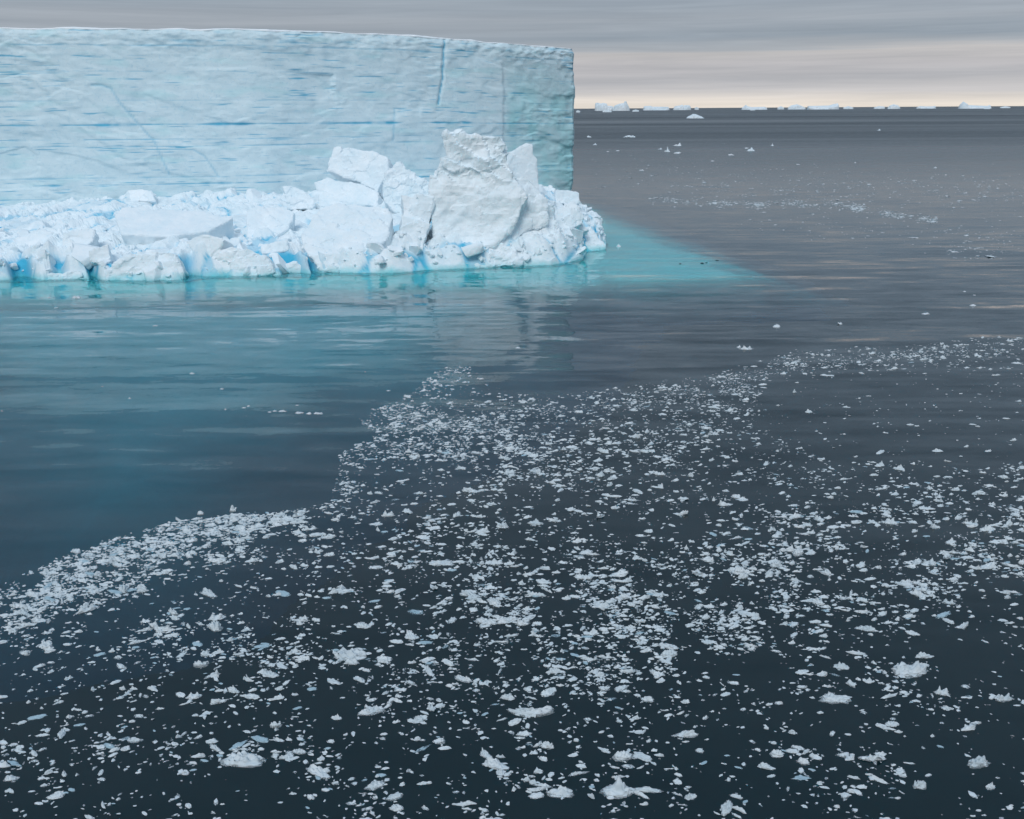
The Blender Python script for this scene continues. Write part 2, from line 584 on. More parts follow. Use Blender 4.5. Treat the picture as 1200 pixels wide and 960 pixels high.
panel([(339, 85.5), (391, 87), (391, 116), (398, 128), (408, 150), (408, 168), (339, 168)], -0.65 * (1 - smooth(PY, 90, 145)) * smooth(PX, 336, 385))
panel([(-20, 186), (28, 172), (45, 182), (45, 221), (-20, 223)], -0.25)
disp -= 0.3 * smooth(PX + 2.5 * fine, 588.5, 591) * smooth(PY, 60, 84) * (1 - 0.5 * smooth(PX, 640, 652))
# vertical fissure and thin curved cracks
fis = dist_path(PX, PY, [(521, 46), (519, 62), (518, 92), (515, 108), (512.5, 122)])
blue = np.maximum(blue, 0.85 * (1 - smooth(fis + 0.8 * fine, 0.2, 1.4)))
disp -= 0.5 * (1 - smooth(fis, 0.3, 1.6))
for pts, dep in (([(108, 100), (120, 100), (131, 104), (142, 122), (165, 148), (182, 167), (192, 190), (199, 205)], 0.35),
                 ([(228, 176), (240, 183), (250, 197), (256, 207)], 0.25), ([(462, 128), (460, 150), (459, 165)], 0.12)):
    d_ = dist_path(PX, PY, pts)
    side = smooth(d_, 0.2, 2.8)
    disp -= 0.7 * dep * (1 - side)
    blue = np.maximum(blue, 0.35 * (1 - smooth(d_, 0.1, 2.0)))
# upper rim crumbled, bluish pockets; the wall's corner panel tinted teal
pocket = smooth(fbm(np.stack([arc / 5, Z / 1.3, Z * 0 + 41], -1), 4), 0.12, 0.5)
blue = np.maximum(blue, 0.45 * pocket * smooth(hz, 0.82, 0.97))
corner = smooth(PX, 588, 600) * (0.22 + 0.25 * smooth(fbm(np.stack([arc / 6, Z / 6, Z * 0 + 51], -1), 3), -.2, .3))
teal = np.clip(corner * 1.5 * smooth(32 - Z, 0, 12), 0, 1)
teal = np.maximum(teal, 0.28 * smooth(fbm(np.stack([arc / 9, Z / 2.2, Z * 0 + 61], -1), 4), 0.05, 0.45))
disp -= 0.5 * smooth(6 - Z, 0, 6) * smooth(PX, 640, 670)
disp -= 0.55 * smooth(hz, 0.955, 1.0) ** 2
disp += smooth(PX, 640, 672) * (0.5 * fbm(np.stack([arc / 4, Z / 4, Z * 0 + 111], -1), 3) + 0.25 * (rid2 - 0.5))
for _ in range(1):
    disp[1:-1] = (disp[:-2] + 2 * disp[1:-1] + disp[2:]) / 4
    disp[:, 1:-1] = (disp[:, :-2] + 2 * disp[:, 1:-1] + disp[:, 2:]) / 4
disp *= smooth(np.minimum(S, nS - 1 - S), 0, 10)
P = base.copy()
P[..., 0] += nrm2[S, 0] * disp
P[..., 1] += nrm2[S, 1] * disp
topvar = 0.35 * fbm(np.stack([arc[:, -1] / 8, arc[:, -1] * 0, arc[:, -1] * 0 + 3], -1), 4)
P[..., 2] += topvar[:, None] * smooth(hz, 0.8, 1.0)
me = mesh_np('ice_wall', P.reshape(-1, 3), grid_faces(nS, nZ, flip=False))
attr(me, 'blue', np.clip(blue, 0, 1).ravel())
attr(me, 'teal', teal.ravel())
wall = obj('ice_wall', me, M_WALL, berg)
tag(wall, 'pale blue layered ice cliff with thin dark blue bands')

# snow on the plateau: rim rolls over the edge a little, the inside gently domed
rim = P[:, -1, :]
ctr = np.array([-150.0, 330.0, H_TOP + 1.5])
rings = []
lip = rim + np.concatenate([nrm2 * 0.05, np.full((nS, 1), -0.12)], -1)
rings.append(lip)
snowh = 0.10 + 0.45 * fbm(np.stack([arc[:, 0] / 12, arc[:, 0] * 0, arc[:, 0] * 0 + 77], -1), 3)
rings.append(rim + np.concatenate([nrm2 * 0.10, snowh[:, None] * 0.35], -1))
rings.append(rim + np.concatenate([-nrm2 * 0.5, snowh[:, None] + 0.05], -1))
for t in (0.02, 0.08, 0.25, 0.6, 1.0):
    r_ = rim + (ctr - rim) * t
    r_[:, 2] = r_[:, 2] + 0.25 + 0.2 * fbm(r_ / 20, 2)
    rings.append(r_)
PV = np.stack(rings, 1)
obj('snow_cap', mesh_np('snow_cap', PV.reshape(-1, 3), grid_faces(nS, len(rings)), True), M_SNOW, berg)

# ------------------------------------------------------------------ the foot: a field of collapsed ice in front of the cliff
front_px = [(-260, 333), (-120, 331), (0, 329), (60, 328), (100, 327), (124, 329), (214, 329), (236, 324.5), (330, 323), (366, 322), (400, 320), (462, 320.5),
            (500, 317), (579, 313.5), (646, 311), (668, 308), (684, 303), (688, 295), (700, 293.5), (709, 291)]
front = [on_level(x, y)[:2] for x, y in front_px]
front += [np.array(p) for p in ((15.0, 157.0), (13.6, 165.0), (11.5, 180.0), (9.0, 205.0), (6.0, 232.0))]
front = resample(np.array(front), 0.33)
nU = len(front)
uu = np.linspace(0, 1, nU)
# the matching line just inside the cliff
back_ctrl = np.concatenate([vis[:: 10] + nrm2[len(pre):len(pre) + len(vis)][:: 10] * -4])
Lb = np.r_[0, np.cumsum(np.linalg.norm(np.diff(back_ctrl, axis=0), axis=1))]
kb = Lb[-1] * np.clip(uu / 0.80, 0, 0.965) ** 1.0
back = np.stack([np.interp(kb, Lb, back_ctrl[:, k]) for k in (0, 1)], -1)
nV = 190
vv = np.linspace(0, 1, nV) ** 1.25
XY = front[:, None, :] * (1 - vv)[None, :, None] + back[:, None, :] * vv[None, :, None]
X, Y = XY[..., 0], XY[..., 1]
DIN = np.linalg.norm(XY - front[:, None, :], axis=-1)      # metres behind the waterline
cave = smooth(fbm(np.stack([X / 3.6, Y / 9, X * 0 + 71], -1), 4), 0.05, 0.5) * (1 - 0.8 * smooth(X, -30, -20))      # hollows worn into the edge by the swell
front_x = project(np.concatenate([front, np.zeros((nU, 1))], 1))[:, 0]
hollow = np.zeros(nU)
for c_, w_ in ((28, 13), (72, 6), (112, 5), (226, 9), (349, 13), (374, 5)):
    hollow = np.maximum(hollow, np.exp(-((front_x - c_) / w_) ** 4))
hollow = hollow[:, None] * (0.75 + 0.5 * fbm(np.stack([X / 2, Y / 2, X * 0 + 5], -1), 2))
DIN = DIN - 2.6 * cave * (1 - smooth(DIN, 0, 5)) - 5.5 * hollow * (1 - smooth(DIN, 0, 9))
cave = np.maximum(cave, hollow)


def foot_noise(X, Y):
    r1, o1, g1 = cells(np.stack([X / 5.6, Y / 7.0], -1), 1)
    r2, o2, g2 = cells(np.stack([X / 1.9 + 7, Y / 2.3], -1), 2)
    r3, o3, g3 = cells(np.stack([X / 0.8 + 3, Y / 0.9], -1), 4)
    blk = (r1 - 0.45) * 1.6 + o1[..., 0] * (r1 - 0.5) * 2.4 + o1[..., 1] * (0.55 - r1) * 2.0
    blk += ((r2 - 0.5) * 0.9 + o2[..., 0] * (r2 - 0.5) * 1.2 + o2[..., 1] * (r2 - 0.3) * 0.7) * (0.35 + 0.65 * smooth(r1, 0.3, 0.7))
    blk += (r3 - 0.5) * 0.16 + 0.40 * fbm(np.stack([X / 1.2, Y / 1.2, X * 0], -1), 4)
    blk = blk * smooth(g1, -0.02, 0.30)
    crack = (1 - smooth(g1, 0.0, 0.10)) * smooth(fbm(np.stack([X / 7, Y / 7, X * 0 + 9], -1), 2), -0.3, 0.15)
    return blk, crack, r1, r2


MOUNDS = ((-67, 176, 1.7, 9, 8), (-47, 181, 1.3, 11, 8), (-13.5, 160, 2.6, 5, 8), (3, 150, 1.2, 6, 5), (-4, 152, 3.6, 11, 13), (7.5, 163, 3.4, 6.5, 10), (-25, 164, 2.0, 10, 13), (-58, 160, 0.8, 16, 14), (-36, 178, 1.2, 16, 10), (12, 152, -1.3, 5, 8))


def foot_height(X, Y, din):
    z = 2.3 * smooth(din, 0.0, 2.2) + 1.0 * smooth(din, 3, 22) + 0.6 * smooth(din, 25, 55)
    for (mx, my, mh, rx, ry) in MOUNDS:
        z = z + mh * np.exp(-((X - mx) / rx) ** 2 - ((Y - my) / ry) ** 2)
    return z


blk, crack, r1, r2 = foot_noise(X, Y)
amp = 0.35 + 0.65 * smooth(DIN, 0, 3)
# smooth snow-filled slope below the cliff at the left of the fallen blocks
sm_slab = smooth(fbm(np.stack([X / 14, Y / 12, X * 0 + 61], -1), 2), 0.0, 0.25) * smooth(DIN, 14, 24)
Zf = foot_height(X, Y, DIN) + blk * amp * (1 - 0.75 * sm_slab) - 0.9 * crack * amp
Zf = np.where(DIN < 0.0, -1.0 - 0.3 * np.abs(blk), np.maximum(Zf, 0.25 * smooth(DIN, 0.2, 1.0)))
for _ in range(2):
    Zf[1:-1] = (Zf[:-2] + 2 * Zf[1:-1] + Zf[2:]) / 4
    Zf[:, 1:-1] = (Zf[:, :-2] + 2 * Zf[:, 1:-1] + Zf[:, 2:]) / 4
ridge = (1 - np.abs(fbm(np.stack([X / 3.0, Y / 3.6, X * 0 + 43], -1), 2)) * 2.2) * 0.9 + (1 - np.abs(fbm(np.stack([X / 1.3, Y / 1.6, X * 0 + 53], -1), 2)) * 2.2) * 0.35
Zf = Zf + np.where(Zf > 0.4, 1, 0.1) * smooth(DIN, 0.5, 3) * (ridge - 0.7) * (1 - 0.7 * sm_slab)
crumbly = 0.25 + 0.75 * smooth(fbm(np.stack([X / 9, Y / 9, X * 0 + 33], -1), 2), -0.1, 0.25)
Zf = Zf + np.where(Zf > 0.4, 1, 0.2) * crumbly * (0.42 * fbm(np.stack([X / 1.1, Y / 1.4, X * 0 + 3], -1), 3) + 0.25 * np.abs(fbm(np.stack([X / 0.55, Y / 0.7, X * 0 + 6], -1), 2)))
Zf[:, 0] = -1.6
Zf[:, 1] = np.minimum(Zf[:, 1], 0.1)
jit = 0.22 * fbm(np.stack([X / 1.3, Y / 1.3, Zf / 1.3], -1), 3) * smooth(DIN, 1.0, 3)
FP = np.stack([X + jit, Y + 0.7 * jit, Zf], -1)
cave_shade = cave * (1 - smooth(DIN, 2.0, 4.5)) * (1 - smooth(Zf, 1.8, 3.0))
fblue = np.clip(0.9 * cave_shade + 0.9 * crack + 0.5 * smooth(0.26 - r1, 0, 0.12) * smooth(0.6 - r2, 0, .2), 0, 1)  # blue ice, and the blue shade of cracks and hollows put into the colour
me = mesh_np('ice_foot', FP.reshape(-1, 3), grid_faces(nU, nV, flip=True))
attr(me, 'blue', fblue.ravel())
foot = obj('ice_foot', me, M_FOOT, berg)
tag(foot, 'jumbled white ice rubble slope below the cliff')
foot_pix = project(FP)


def on_foot(px, py):
    """where the sight line through a photograph point meets the rubble slope (nearest crossing)"""
    d2 = np.hypot(foot_pix[..., 0] - px, foot_pix[..., 1] - py)
    m = d2 < 2.5
    if not m.any():
        k = np.unravel_index(np.argmin(d2), d2.shape)
        return FP[k].copy()
    yy = np.where(m, FP[..., 1], 1e9)
    k = np.unravel_index(np.argmin(yy), yy.shape)
    return FP[k].copy()


# the part of the berg that reaches out under water
gx, gy = np.meshgrid(np.arange(-150, 70, 1.0), np.arange(92, 262, 1.0), indexing='ij')
fr_pts = [tuple(on_level(x, y)[:2]) for x, y in [(-260, 346), (-100, 343), (0, 341), (120, 341), (240, 336), (400, 333), (500, 330), (600, 328), (700, 327), (800, 325.5), (850, 323.5), (888, 320.5)]]
bk_pts = [tuple(on_level(x, y)[:2]) for x, y in [(884, 316.5), (842, 299), (798, 283), (760, 269), (725, 256), (695, 245), (672, 234)]]
shelf = fr_pts + bk_pts + [(0, 262), (-150, 200)]
wob = 2.2 * fbm(np.stack([gx / 7, gy / 10, gx * 0 + 17], -1), 3)
sd = poly_sdf(gx, gy, shelf) + wob
dfront = dist_path(gx, gy, fr_pts)
dback = dist_path(gx, gy, bk_pts)
isback = dback < dfront
uz = -2.0 - 0.6 * fbm(np.stack([gx / 9, gy / 9, gx * 0], -1), 3)
uz = uz - np.where(isback, smooth(-sd, -5, 17) * 22, smooth(-sd, -1.5, 3.5) * 22)
uz = np.where(gx < 12, np.minimum(uz, -1.5 - 0.30 * dist_path(gx, gy, [tuple(p) for p in front[::6]]) * (gy < 150)), uz)
me = mesh_np('underwater_foot', np.stack([gx, gy, uz], -1).reshape(-1, 3), grid_faces(gx.shape[0], gx.shape[1], flip=True)[:, ::-1], True)
uo = obj('underwater_foot', me, M_UNDER, berg)
tag(uo, 'submerged cyan ice shelf showing through the water')
# unseen slope added under the calm water, its teal standing in for the cliff's reflection
gx, gy = np.meshgrid(np.arange(-150, 40, 1.5), np.arange(24, 150, 1.5), indexing='ij')
tint_poly = [tuple(on_level(x, y)[:2]) for x, y in [(-250, 330), (715, 316), (708, 372), (675, 425), (570, 452), (450, 495), (395, 550), (300, 588), (150, 612), (0, 640), (-250, 690)]]
sd = poly_sdf(gx, gy, tint_poly) + 3.0 * fbm(np.stack([gx / 12, gy / 12, gx * 0 + 27], -1), 3)
uz = -4.3 - 6.5 * smooth(128 - gy, 0, 90) - 0.9 * fbm(np.stack([gx / 8, gy / 8, gx * 0 + 3], -1), 3) - 17.5 * smooth(-sd, -22, 8)
me = mesh_np('water_tint_slope', np.stack([gx, gy, uz], -1).reshape(-1, 3), grid_faces(gx.shape[0], gx.shape[1], flip=True)[:, ::-1], True)
tag(obj('water_tint_slope', me, M_WATER_TINT, berg), 'added teal slope under the calm water, tinting it like the cliff reflection')

# ------------------------------------------------------------------ large fallen blocks
def remeshed(prisms, voxel):
    """closed prisms -> one solid surface of small faces. Each prism is (front loop, back loop)."""
    bm = bmesh.new()
    for fr, bk in prisms:
        a = [bm.verts.new(p) for p in fr]
        b = [bm.verts.new(p) for p in bk]
        n = len(a)
        bm.faces.new(a)
        bm.faces.new(b[::-1])
        for k in range(n):
            bm.faces.new((a[k], b[k], b[(k + 1) % n], a[(k + 1) % n]))
    bmesh.ops.recalc_face_normals(bm, faces=bm.faces)
    me = bpy.data.meshes.new('block')
    bm.to_mesh(me)
    bm.free()
    o = bpy.data.objects.new('block', me)
    COL.objects.link(o)
    md = o.modifiers.new('r', 'REMESH')
    md.mode = 'VOXEL'
    md.voxel_size = voxel
    dg = bpy.context.evaluated_depsgraph_get()
    out = bpy.data.meshes.new_from_object(o.evaluated_get(dg))
    bpy.data.objects.remove(o)
    bpy.data.meshes.remove(me)
    return out


def roughen(me, big=0.3, small=0.12, facet=0.2, seed=0.0, strata=0.0, zrough=None):
    n = len(me.vertices)
    co = np.empty(n * 3, np.float32)
    me.vertices.foreach_get('co', co)
    co = co.reshape(-1, 3).astype(float)
    no = np.empty(n * 3, np.float32)
    me.vertex_normals.foreach_get('vector', no)
    no = no.reshape(-1, 3)
    q = co + seed
    d = big * fbm(q / 3.5, 3) + small * fbm(q / 0.8, 3)
    r, o, g = cells(np.stack([q[:, 0] / 1.6 + q[:, 1] * .3, q[:, 2] / 1.4 + q[:, 1] * .35], -1), int(seed * 10) % 50)
    d += facet * ((r - 0.5) + o[:, 1] * (r - 0.3))
    if strata:
        d += strata * fbm(np.stack([q[:, 0] / 30, q[:, 1] / 30, q[:, 2] / 0.7], -1), 4, 0.7)
    if zrough:
        z0, a = zrough
        r, o, g = cells(np.stack([q[:, 0] / 1.9 + q[:, 1] * .4, q[:, 2] / 1.8 + q[:, 0] * .2], -1), 5)
        d += smooth(co[:, 2], z0 - 0.5, z0 + 0.5) * a * ((r - 0.5) + 0.8 * o[:, 1] + 0.7 * fbm(q / 1.4, 4))
    co = co + no * d[:, None]
    me.vertices.foreach_set('co', np.ascontiguousarray(co, np.float32).ravel())
    me.update()


def prism(poly, anchor_px, lean, yaw, thick, lift=0.0, taper=0.92, push=0.0):
    """a slab whose visible face, leaning back by `lean` degrees and turned by `yaw`, rests on the rubble at anchor_px"""
    A = on_foot(*anchor_px) + np.array([0, push, lift])
    le, ya = math.radians(lean), math.radians(yaw)
    nr = np.array([math.sin(ya) * math.cos(le), -math.cos(ya) * math.cos(le), math.sin(le)])
    pts = []
    for (px, py) in poly:
        d = ray(px, py)
        den = nr @ d
        t = (nr @ (A - CAM)) / den
        pts.append(CAM + d * t)
    pts = np.array(pts)
    rj = np.random.default_rng(int(abs(poly[0][0] * 7 + poly[1][1] * 13)))
    L_ = np.linalg.norm(pts - np.roll(pts, -1, 0), axis=1)
    fine_ = []
    for k in range(len(pts)):                                   # broken, not ruled, edges
        p0, p1 = pts[k], pts[(k + 1) % len(pts)]
        m_ = max(1, int(L_[k] / 1.4))
        for j in range(m_):
            q = p0 + (p1 - p0) * j / m_
            fine_.append(q + (rj.normal(0, 0.16, 3) if j else rj.normal(0, 0.08, 3)))
    pts = np.array(fine_)
    c = pts.mean(0)
    back = c + (pts - c) * taper - nr * thick + rj.normal(0, 0.2, pts.shape)
    return pts.tolist(), back.tolist()


def block(name, label, cat, prisms, mat=None, voxel=0.24, group=None, **rough):
    me = remeshed(prisms, voxel)
    roughen(me, **rough)
    pts = np.array([p for pr in prisms for lp in pr for p in lp])
    base = (pts[:, 0].mean(), pts[:, 1].mean(), pts[:, 2].min())
    recenter(me, base)
    o = obj(name, me, mat or M_BLOCK)
    o.location = base
    return tag(o, label, cat, group)


BG = 'large fallen blocks on the ice foot'
block('fallen_ice_block', 'big tilted white ice block, topmost of the stack leaning on the cliff', 'ice block',
      [prism([(393, 172), (425, 176), (455, 183), (456, 201), (443, 224), (420, 214), (383, 200)], (420, 240), 22, -12, 7, taper=0.95, push=3.0)], seed=1.1, group=BG, big=.2, small=.10, facet=.28, strata=.07)
block('fallen_ice_block', 'squared white ice slab wedged under the topmost tilted block', 'ice block',
      [prism([(369, 213), (384, 206), (412, 212), (443, 225), (443, 243), (420, 241), (373, 242)], (408, 243), 30, -10, 6, taper=0.95, push=.5)], seed=2.2, group=BG, big=.2, small=.10, facet=.28, strata=.07)
block('fallen_ice_block', 'wide bright ice slab sloping to the water below the stacked blocks', 'ice block',
      [prism([(352, 278), (374, 246), (392, 238), (452, 242), (461, 255), (453, 283), (430, 294), (400, 298), (360, 300)], (410, 292), 58, -4, 4.5, push=.3)], seed=3.3, group=BG, big=.3, small=.12, facet=.3)
block('fallen_ice_block', 'tall upright ice slab with a ledge, standing left of the rough pinnacle', 'ice block',
      [prism([(470, 226), (508, 228), (504, 265), (472, 253)], (484, 290), 26, 10, 5, push=1.2),
       prism([(470, 250), (505, 263), (495, 294), (467, 288)], (484, 290), 26, 10, 5.5, push=0.2)], seed=4.4, group=BG, big=.18, small=.10, facet=.25, strata=.06)
block('fallen_ice_block', 'low white ice block at the waterline with a hollow at its left', 'ice block',
      [prism([(364, 299), (400, 296), (430, 297), (460, 306), (463, 321), (400, 322), (374, 318)], (420, 320), 25, 0, 5, push=.4)], seed=5.5, group=BG, voxel=.25, big=.3, small=.15, facet=.3)
block('ice_pinnacle', 'tall rough ice pinnacle with a weathered crag on top at the corner of the berg', 'ice pinnacle',
      [prism([(519, 178), (540, 166), (584, 166), (590, 180), (603, 206), (618, 232), (606, 262), (580, 290), (540, 292), (509, 280), (504, 252), (504, 206)], (545, 291), 15, -3, 9, taper=.85, push=1.0),
       prism([(517, 197), (519, 156), (536, 152), (546, 160), (587, 159), (594, 172), (590, 186), (583, 196), (562, 203), (548, 196), (530, 203)], (545, 291), 15, -3, 7.5, taper=.85, push=0.55),
       prism([(597, 207), (612, 203), (624, 210), (643, 234), (640, 262), (600, 285), (584, 288), (588, 250)], (600, 287), 20, 22, 7, taper=.85, push=1.0)],
      M_CRAG, voxel=.26, seed=6.6, big=1.0, small=.10, facet=.16, strata=.10, zrough=(11.0, 0.6))
block('ice_spire', 'thin pointed ice slab standing behind the right shoulder of the pinnacle', 'ice slab',
      [prism([(590, 183), (605, 173), (617, 167), (624, 168), (624, 180), (631, 187), (633, 226), (595, 226)], (612, 262), 4, 12, 2.6, push=9)], seed=7.7, big=.1, small=.05, facet=.08)
block('fallen_ice_block', 'small cube-shaped ice block perched on the rubble at the right end of the foot', 'ice block',
      [prism([(650, 224), (666, 223), (679, 226), (680, 239), (671, 241), (651, 238)], (664, 243), 22, 8, 3.2, push=.6)], seed=8.8, group=BG, voxel=.22, big=.12, small=.1)
block('fallen_ice_block', 'rounded ice block just under the perched cube on the right end', 'ice block',
      [prism([(650, 244), (672, 236), (684, 252), (683, 261), (668, 269), (650, 266)], (668, 268), 32, 14, 4, push=.4)], seed=9.9, group=BG, voxel=.22, big=.3, small=.14, facet=.3)
block('fallen_ice_block', 'low ice tongue reaching into the cyan water at the right tip', 'ice block',
      [prism([(684, 264), (692, 267), (703, 280), (710, 288), (708, 293), (688, 296), (680, 284)], (692, 294), 40, 15, 3.5, push=.5)], seed=10.3, group=BG, voxel=.22, big=.35, small=.18, facet=.3)
block('fallen_ice_block', 'flat-topped ice slab with grey front edge on the far left of the foot', 'ice block',
      [prism([(15, 279), (40, 269), (65, 272), (67, 286), (50, 291), (20, 298)], (42, 296), 48, -8, 3.2, push=.6)], seed=11.2, group=BG, big=.18, small=.10, facet=.25, strata=.06)
block('fallen_ice_block', 'bright angular ice block beside the flat-topped slab with grey edge', 'ice block',
      [prism([(72, 272), (90, 269), (112, 269), (109, 281), (100, 293), (71, 292)], (88, 293), 42, 14, 3.4, push=.4)], seed=12.1, group=BG, big=.18, small=.10, facet=.25, strata=.06)
block('fallen_ice_block', 'small upright ice block behind the big waterline block with arched hollows', 'ice block',
      [prism([(104, 294), (126, 286), (131, 304), (121, 312), (104, 307)], (117, 310), 28, 10, 3, push=.3)], seed=13.4, group=BG, voxel=.24)
block('fallen_ice_block', 'big waterline ice block with arched hollows worn into its front', 'ice block',
      [prism([(122, 318), (150, 301), (180, 292), (206, 298), (215, 319), (215, 331), (124, 330)], (170, 328), 26, 4, 6, push=.1)], seed=14.8, group=BG, voxel=.24, big=.4, small=.16, facet=.35)
block('fallen_ice_block', 'broad smooth snowy ice slab lying below the cliff between smaller blocks', 'ice block',
      [prism([(134, 252), (142, 243), (190, 244), (236, 246), (272, 254), (244, 271), (200, 278), (142, 274)], (200, 277), 66, 3, 3.2, push=.5)], seed=15.3, group=BG, big=.15, small=.05, facet=.06)
block('fallen_ice_block', 'short ice slab resting against the cliff above the broad snowy slab', 'ice block',
      [prism([(150, 222), (165, 220), (177, 224), (184, 236), (152, 236)], (168, 237), 35, -6, 3, push=1)], seed=16.3, group=BG)
block('fallen_ice_block', 'curved grey ice chunk with a scooped underside near the waterline', 'ice block',
      [prism([(217, 283), (228, 277), (242, 275), (264, 280), (260, 289), (248, 301), (238, 306), (224, 294)], (240, 304), 22, -10, 3.4, push=.2)], M_CRAG, seed=17.5, group=BG, voxel=.24, big=.2, small=.05)
block('fallen_ice_block', 'wedge-shaped ice block at the waterline with a teal undercut', 'ice block',
      [prism([(236, 321), (247, 298), (268, 290), (290, 292), (312, 300), (325, 320), (300, 325), (238, 326)], (282, 323), 24, -4, 5, push=.2)], seed=18.6, group=BG, voxel=.24, big=.4, small=.18, facet=.35)
block('fallen_ice_block', 'large bowed ice slab with dark curved slots in its top', 'ice block',
      [prism([(288, 284), (290, 250), (300, 240), (328, 242), (345, 247), (339, 268), (318, 281)], (312, 281), 50, 8, 3.4, push=.4)], seed=19.6, group=BG, big=.25, small=.08)
block('fallen_ice_block', 'rough upright ice chunk just left of the stacked tilted blocks', 'ice block',
      [prism([(330, 218), (345, 219), (357, 223), (370, 237), (368, 246), (336, 246)], (350, 247), 22, 6, 4, push=1)], seed=20.7, group=BG, big=.3, small=.2, facet=.3)
block('fallen_ice_block', 'low knobbly ice lump above the blue gap in the waterline', 'ice block',
      [prism([(304, 288), (320, 283), (337, 280), (339, 293), (322, 297), (308, 296)], (322, 296), 30, 0, 2.6, push=.1)], seed=21.7, group=BG, voxel=.22, big=.3, small=.2)
block('fallen_ice_block', 'small domed white ice lump in the blue gap at the waterline', 'ice block',
      [prism([(330, 317), (337, 310), (346, 307), (358, 309), (366, 321), (350, 324), (332, 324)], (348, 322), 20, 0, 3, push=-.3)], seed=22.7, group=BG, voxel=.2, big=.3, small=.2)
block('ice_bank', 'bank of broken bluish ice filling the gap between the stacked blocks and the pinnacle', 'ice bank',
      [prism([(452, 204), (466, 192), (484, 202), (506, 214), (512, 244), (492, 252), (462, 250), (450, 236)], (480, 250), 24, 4, 5, push=3.5)], M_FOOT, seed=24.7, big=.5, small=.3, facet=.55)
block('ice_bank', 'broken ice bank sloping down from the pinnacle towards the perched cube', 'ice bank',
      [prism([(598, 258), (622, 232), (646, 238), (656, 262), (646, 288), (612, 298), (590, 294)], (622, 292), 40, 16, 4.5, push=1.0)], seed=25.9, big=.5, small=.3, facet=.6)
block('ice_bank', 'jagged low ice bank along the waterline before the pinnacle', 'ice bank',
      [prism([(498, 302), (520, 288), (545, 292), (575, 284), (604, 292), (612, 308), (560, 314), (502, 316)], (556, 310), 36, 2, 3.5, push=.4)], seed=26.9, big=.5, small=.3, facet=.6)
block('waterline_floe', 'low ragged ice floe lying against the left end of the foot', 'ice floe',
      [prism([(36, 329), (50, 320), (70, 319), (92, 316), (99, 323), (87, 332), (38, 334)], (66, 329), 30, 0, 4, push=-2.0, lift=-1.2)], seed=23.7, voxel=.2, big=.25, small=.25, facet=.3)

# ------------------------------------------------------------------ rubble between the blocks
def chunk_mesh(name, sub, seed, flat=(1, 1, 1), angular=True, rough=0.12):
    """an angular lump: a ball cut by random planes, then worn"""
    r_ = np.random.default_rng(seed)
    bm = bmesh.new()
    bmesh.ops.create_icosphere(bm, subdivisions=sub, radius=1.0)
    v = np.array([x.co[:] for x in bm.verts])
    f = np.array([[a.index for a in t.verts] for t in bm.faces])
    bm.free()
    if angular:
        for _ in range(9):
            n = r_.normal(size=3)
            n /= np.linalg.norm(n)
            h = r_.uniform(0.38, 0.72)
            d = v @ n - h
            v = v - np.where(d > 0, d, 0)[:, None] * n
    v = v * (1 + rough * fbm(v * 2.1 + seed * 3.1, 3))[:, None]
    v = v * np.array(flat)
    return v, f


chunks = [chunk_mesh('c', 4, 100 + k, flat=(1.2, 0.95, 0.85), rough=0.07) for k in range(12)]
chunk_me = [mesh_np('ice_block', v, f) for v, f in chunks]
for m_ in chunk_me:
    m_.materials.append(M_BLOCK)
# where rubble lies: anywhere on the foot in view, thicker near the water's edge and round the pinnacle
fpx, fpy = foot_pix[..., 0], foot_pix[..., 1]
cand = np.argwhere((fpx > -25) & (fpx < 715) & (DIN > 0.6) & (DIN < 60) & (vv[None, :] < 0.93))
wgt = np.array([1.0 / (1.8 + DIN[a, b]) * (1.6 if fpx[a, b] > 440 else 1.0) * (1 - 0.7 * sm_slab[a, b]) * (1 - 0.95 * min(1.0, hollow[a, b]) * (DIN[a, b] < 4)) for a, b in cand])
wgt /= wgt.sum()
pick = cand[rng.choice(len(cand), 280, replace=False, p=wgt)]
for k, (a, b) in enumerate(pick):
    p = FP[a, b]
    s = float(np.clip(rng.lognormal(-0.08, 0.40), 0.45, 2.0)) * (1.15 if DIN[a, b] < 2.5 else 1.05) * (0.75 if fpx[a, b] > 640 else 1)
    o = bpy.data.objects.new('ice_chunk', chunk_me[k % len(chunk_me)])
    COL.objects.link(o)
    o.location = (p[0], p[1], p[2] + 0.15 * s)
    o.rotation_euler = tuple(rng.uniform(-0.9, 0.9, 2)) + (rng.uniform(0, 6.28),)
    o.scale = (s * rng.uniform(0.8, 1.35), s * rng.uniform(0.8, 1.2), s * rng.uniform(0.7, 1.2))
    look = 'big angular' if s > 1.25 else 'mid-sized tilted' if s > 0.85 else 'small sharp'
    where = ('at the waterline' if DIN[a, b] < 3 else 'against the cliff' if DIN[a, b] > 38 else 'on the rubble slope')
    by = ('right of the pinnacle' if fpx[a, b] > 600 else 'before the pinnacle' if fpx[a, b] > 500 else 'near the stacked tilted blocks' if fpx[a, b] > 340
          else 'near the bowed slab' if fpx[a, b] > 250 else 'near the broad snowy slab' if fpx[a, b] > 125 else 'near the flat-topped grey-edged slab')
    tag(o, look + ' ice chunk ' + where + ' ' + by, 'ice chunk', 'ice chunks in the rubble below the cliff')


def scatter_mesh(name, *a, **k):
    return mesh_np(name, *scatter_arrays(*a, **k))


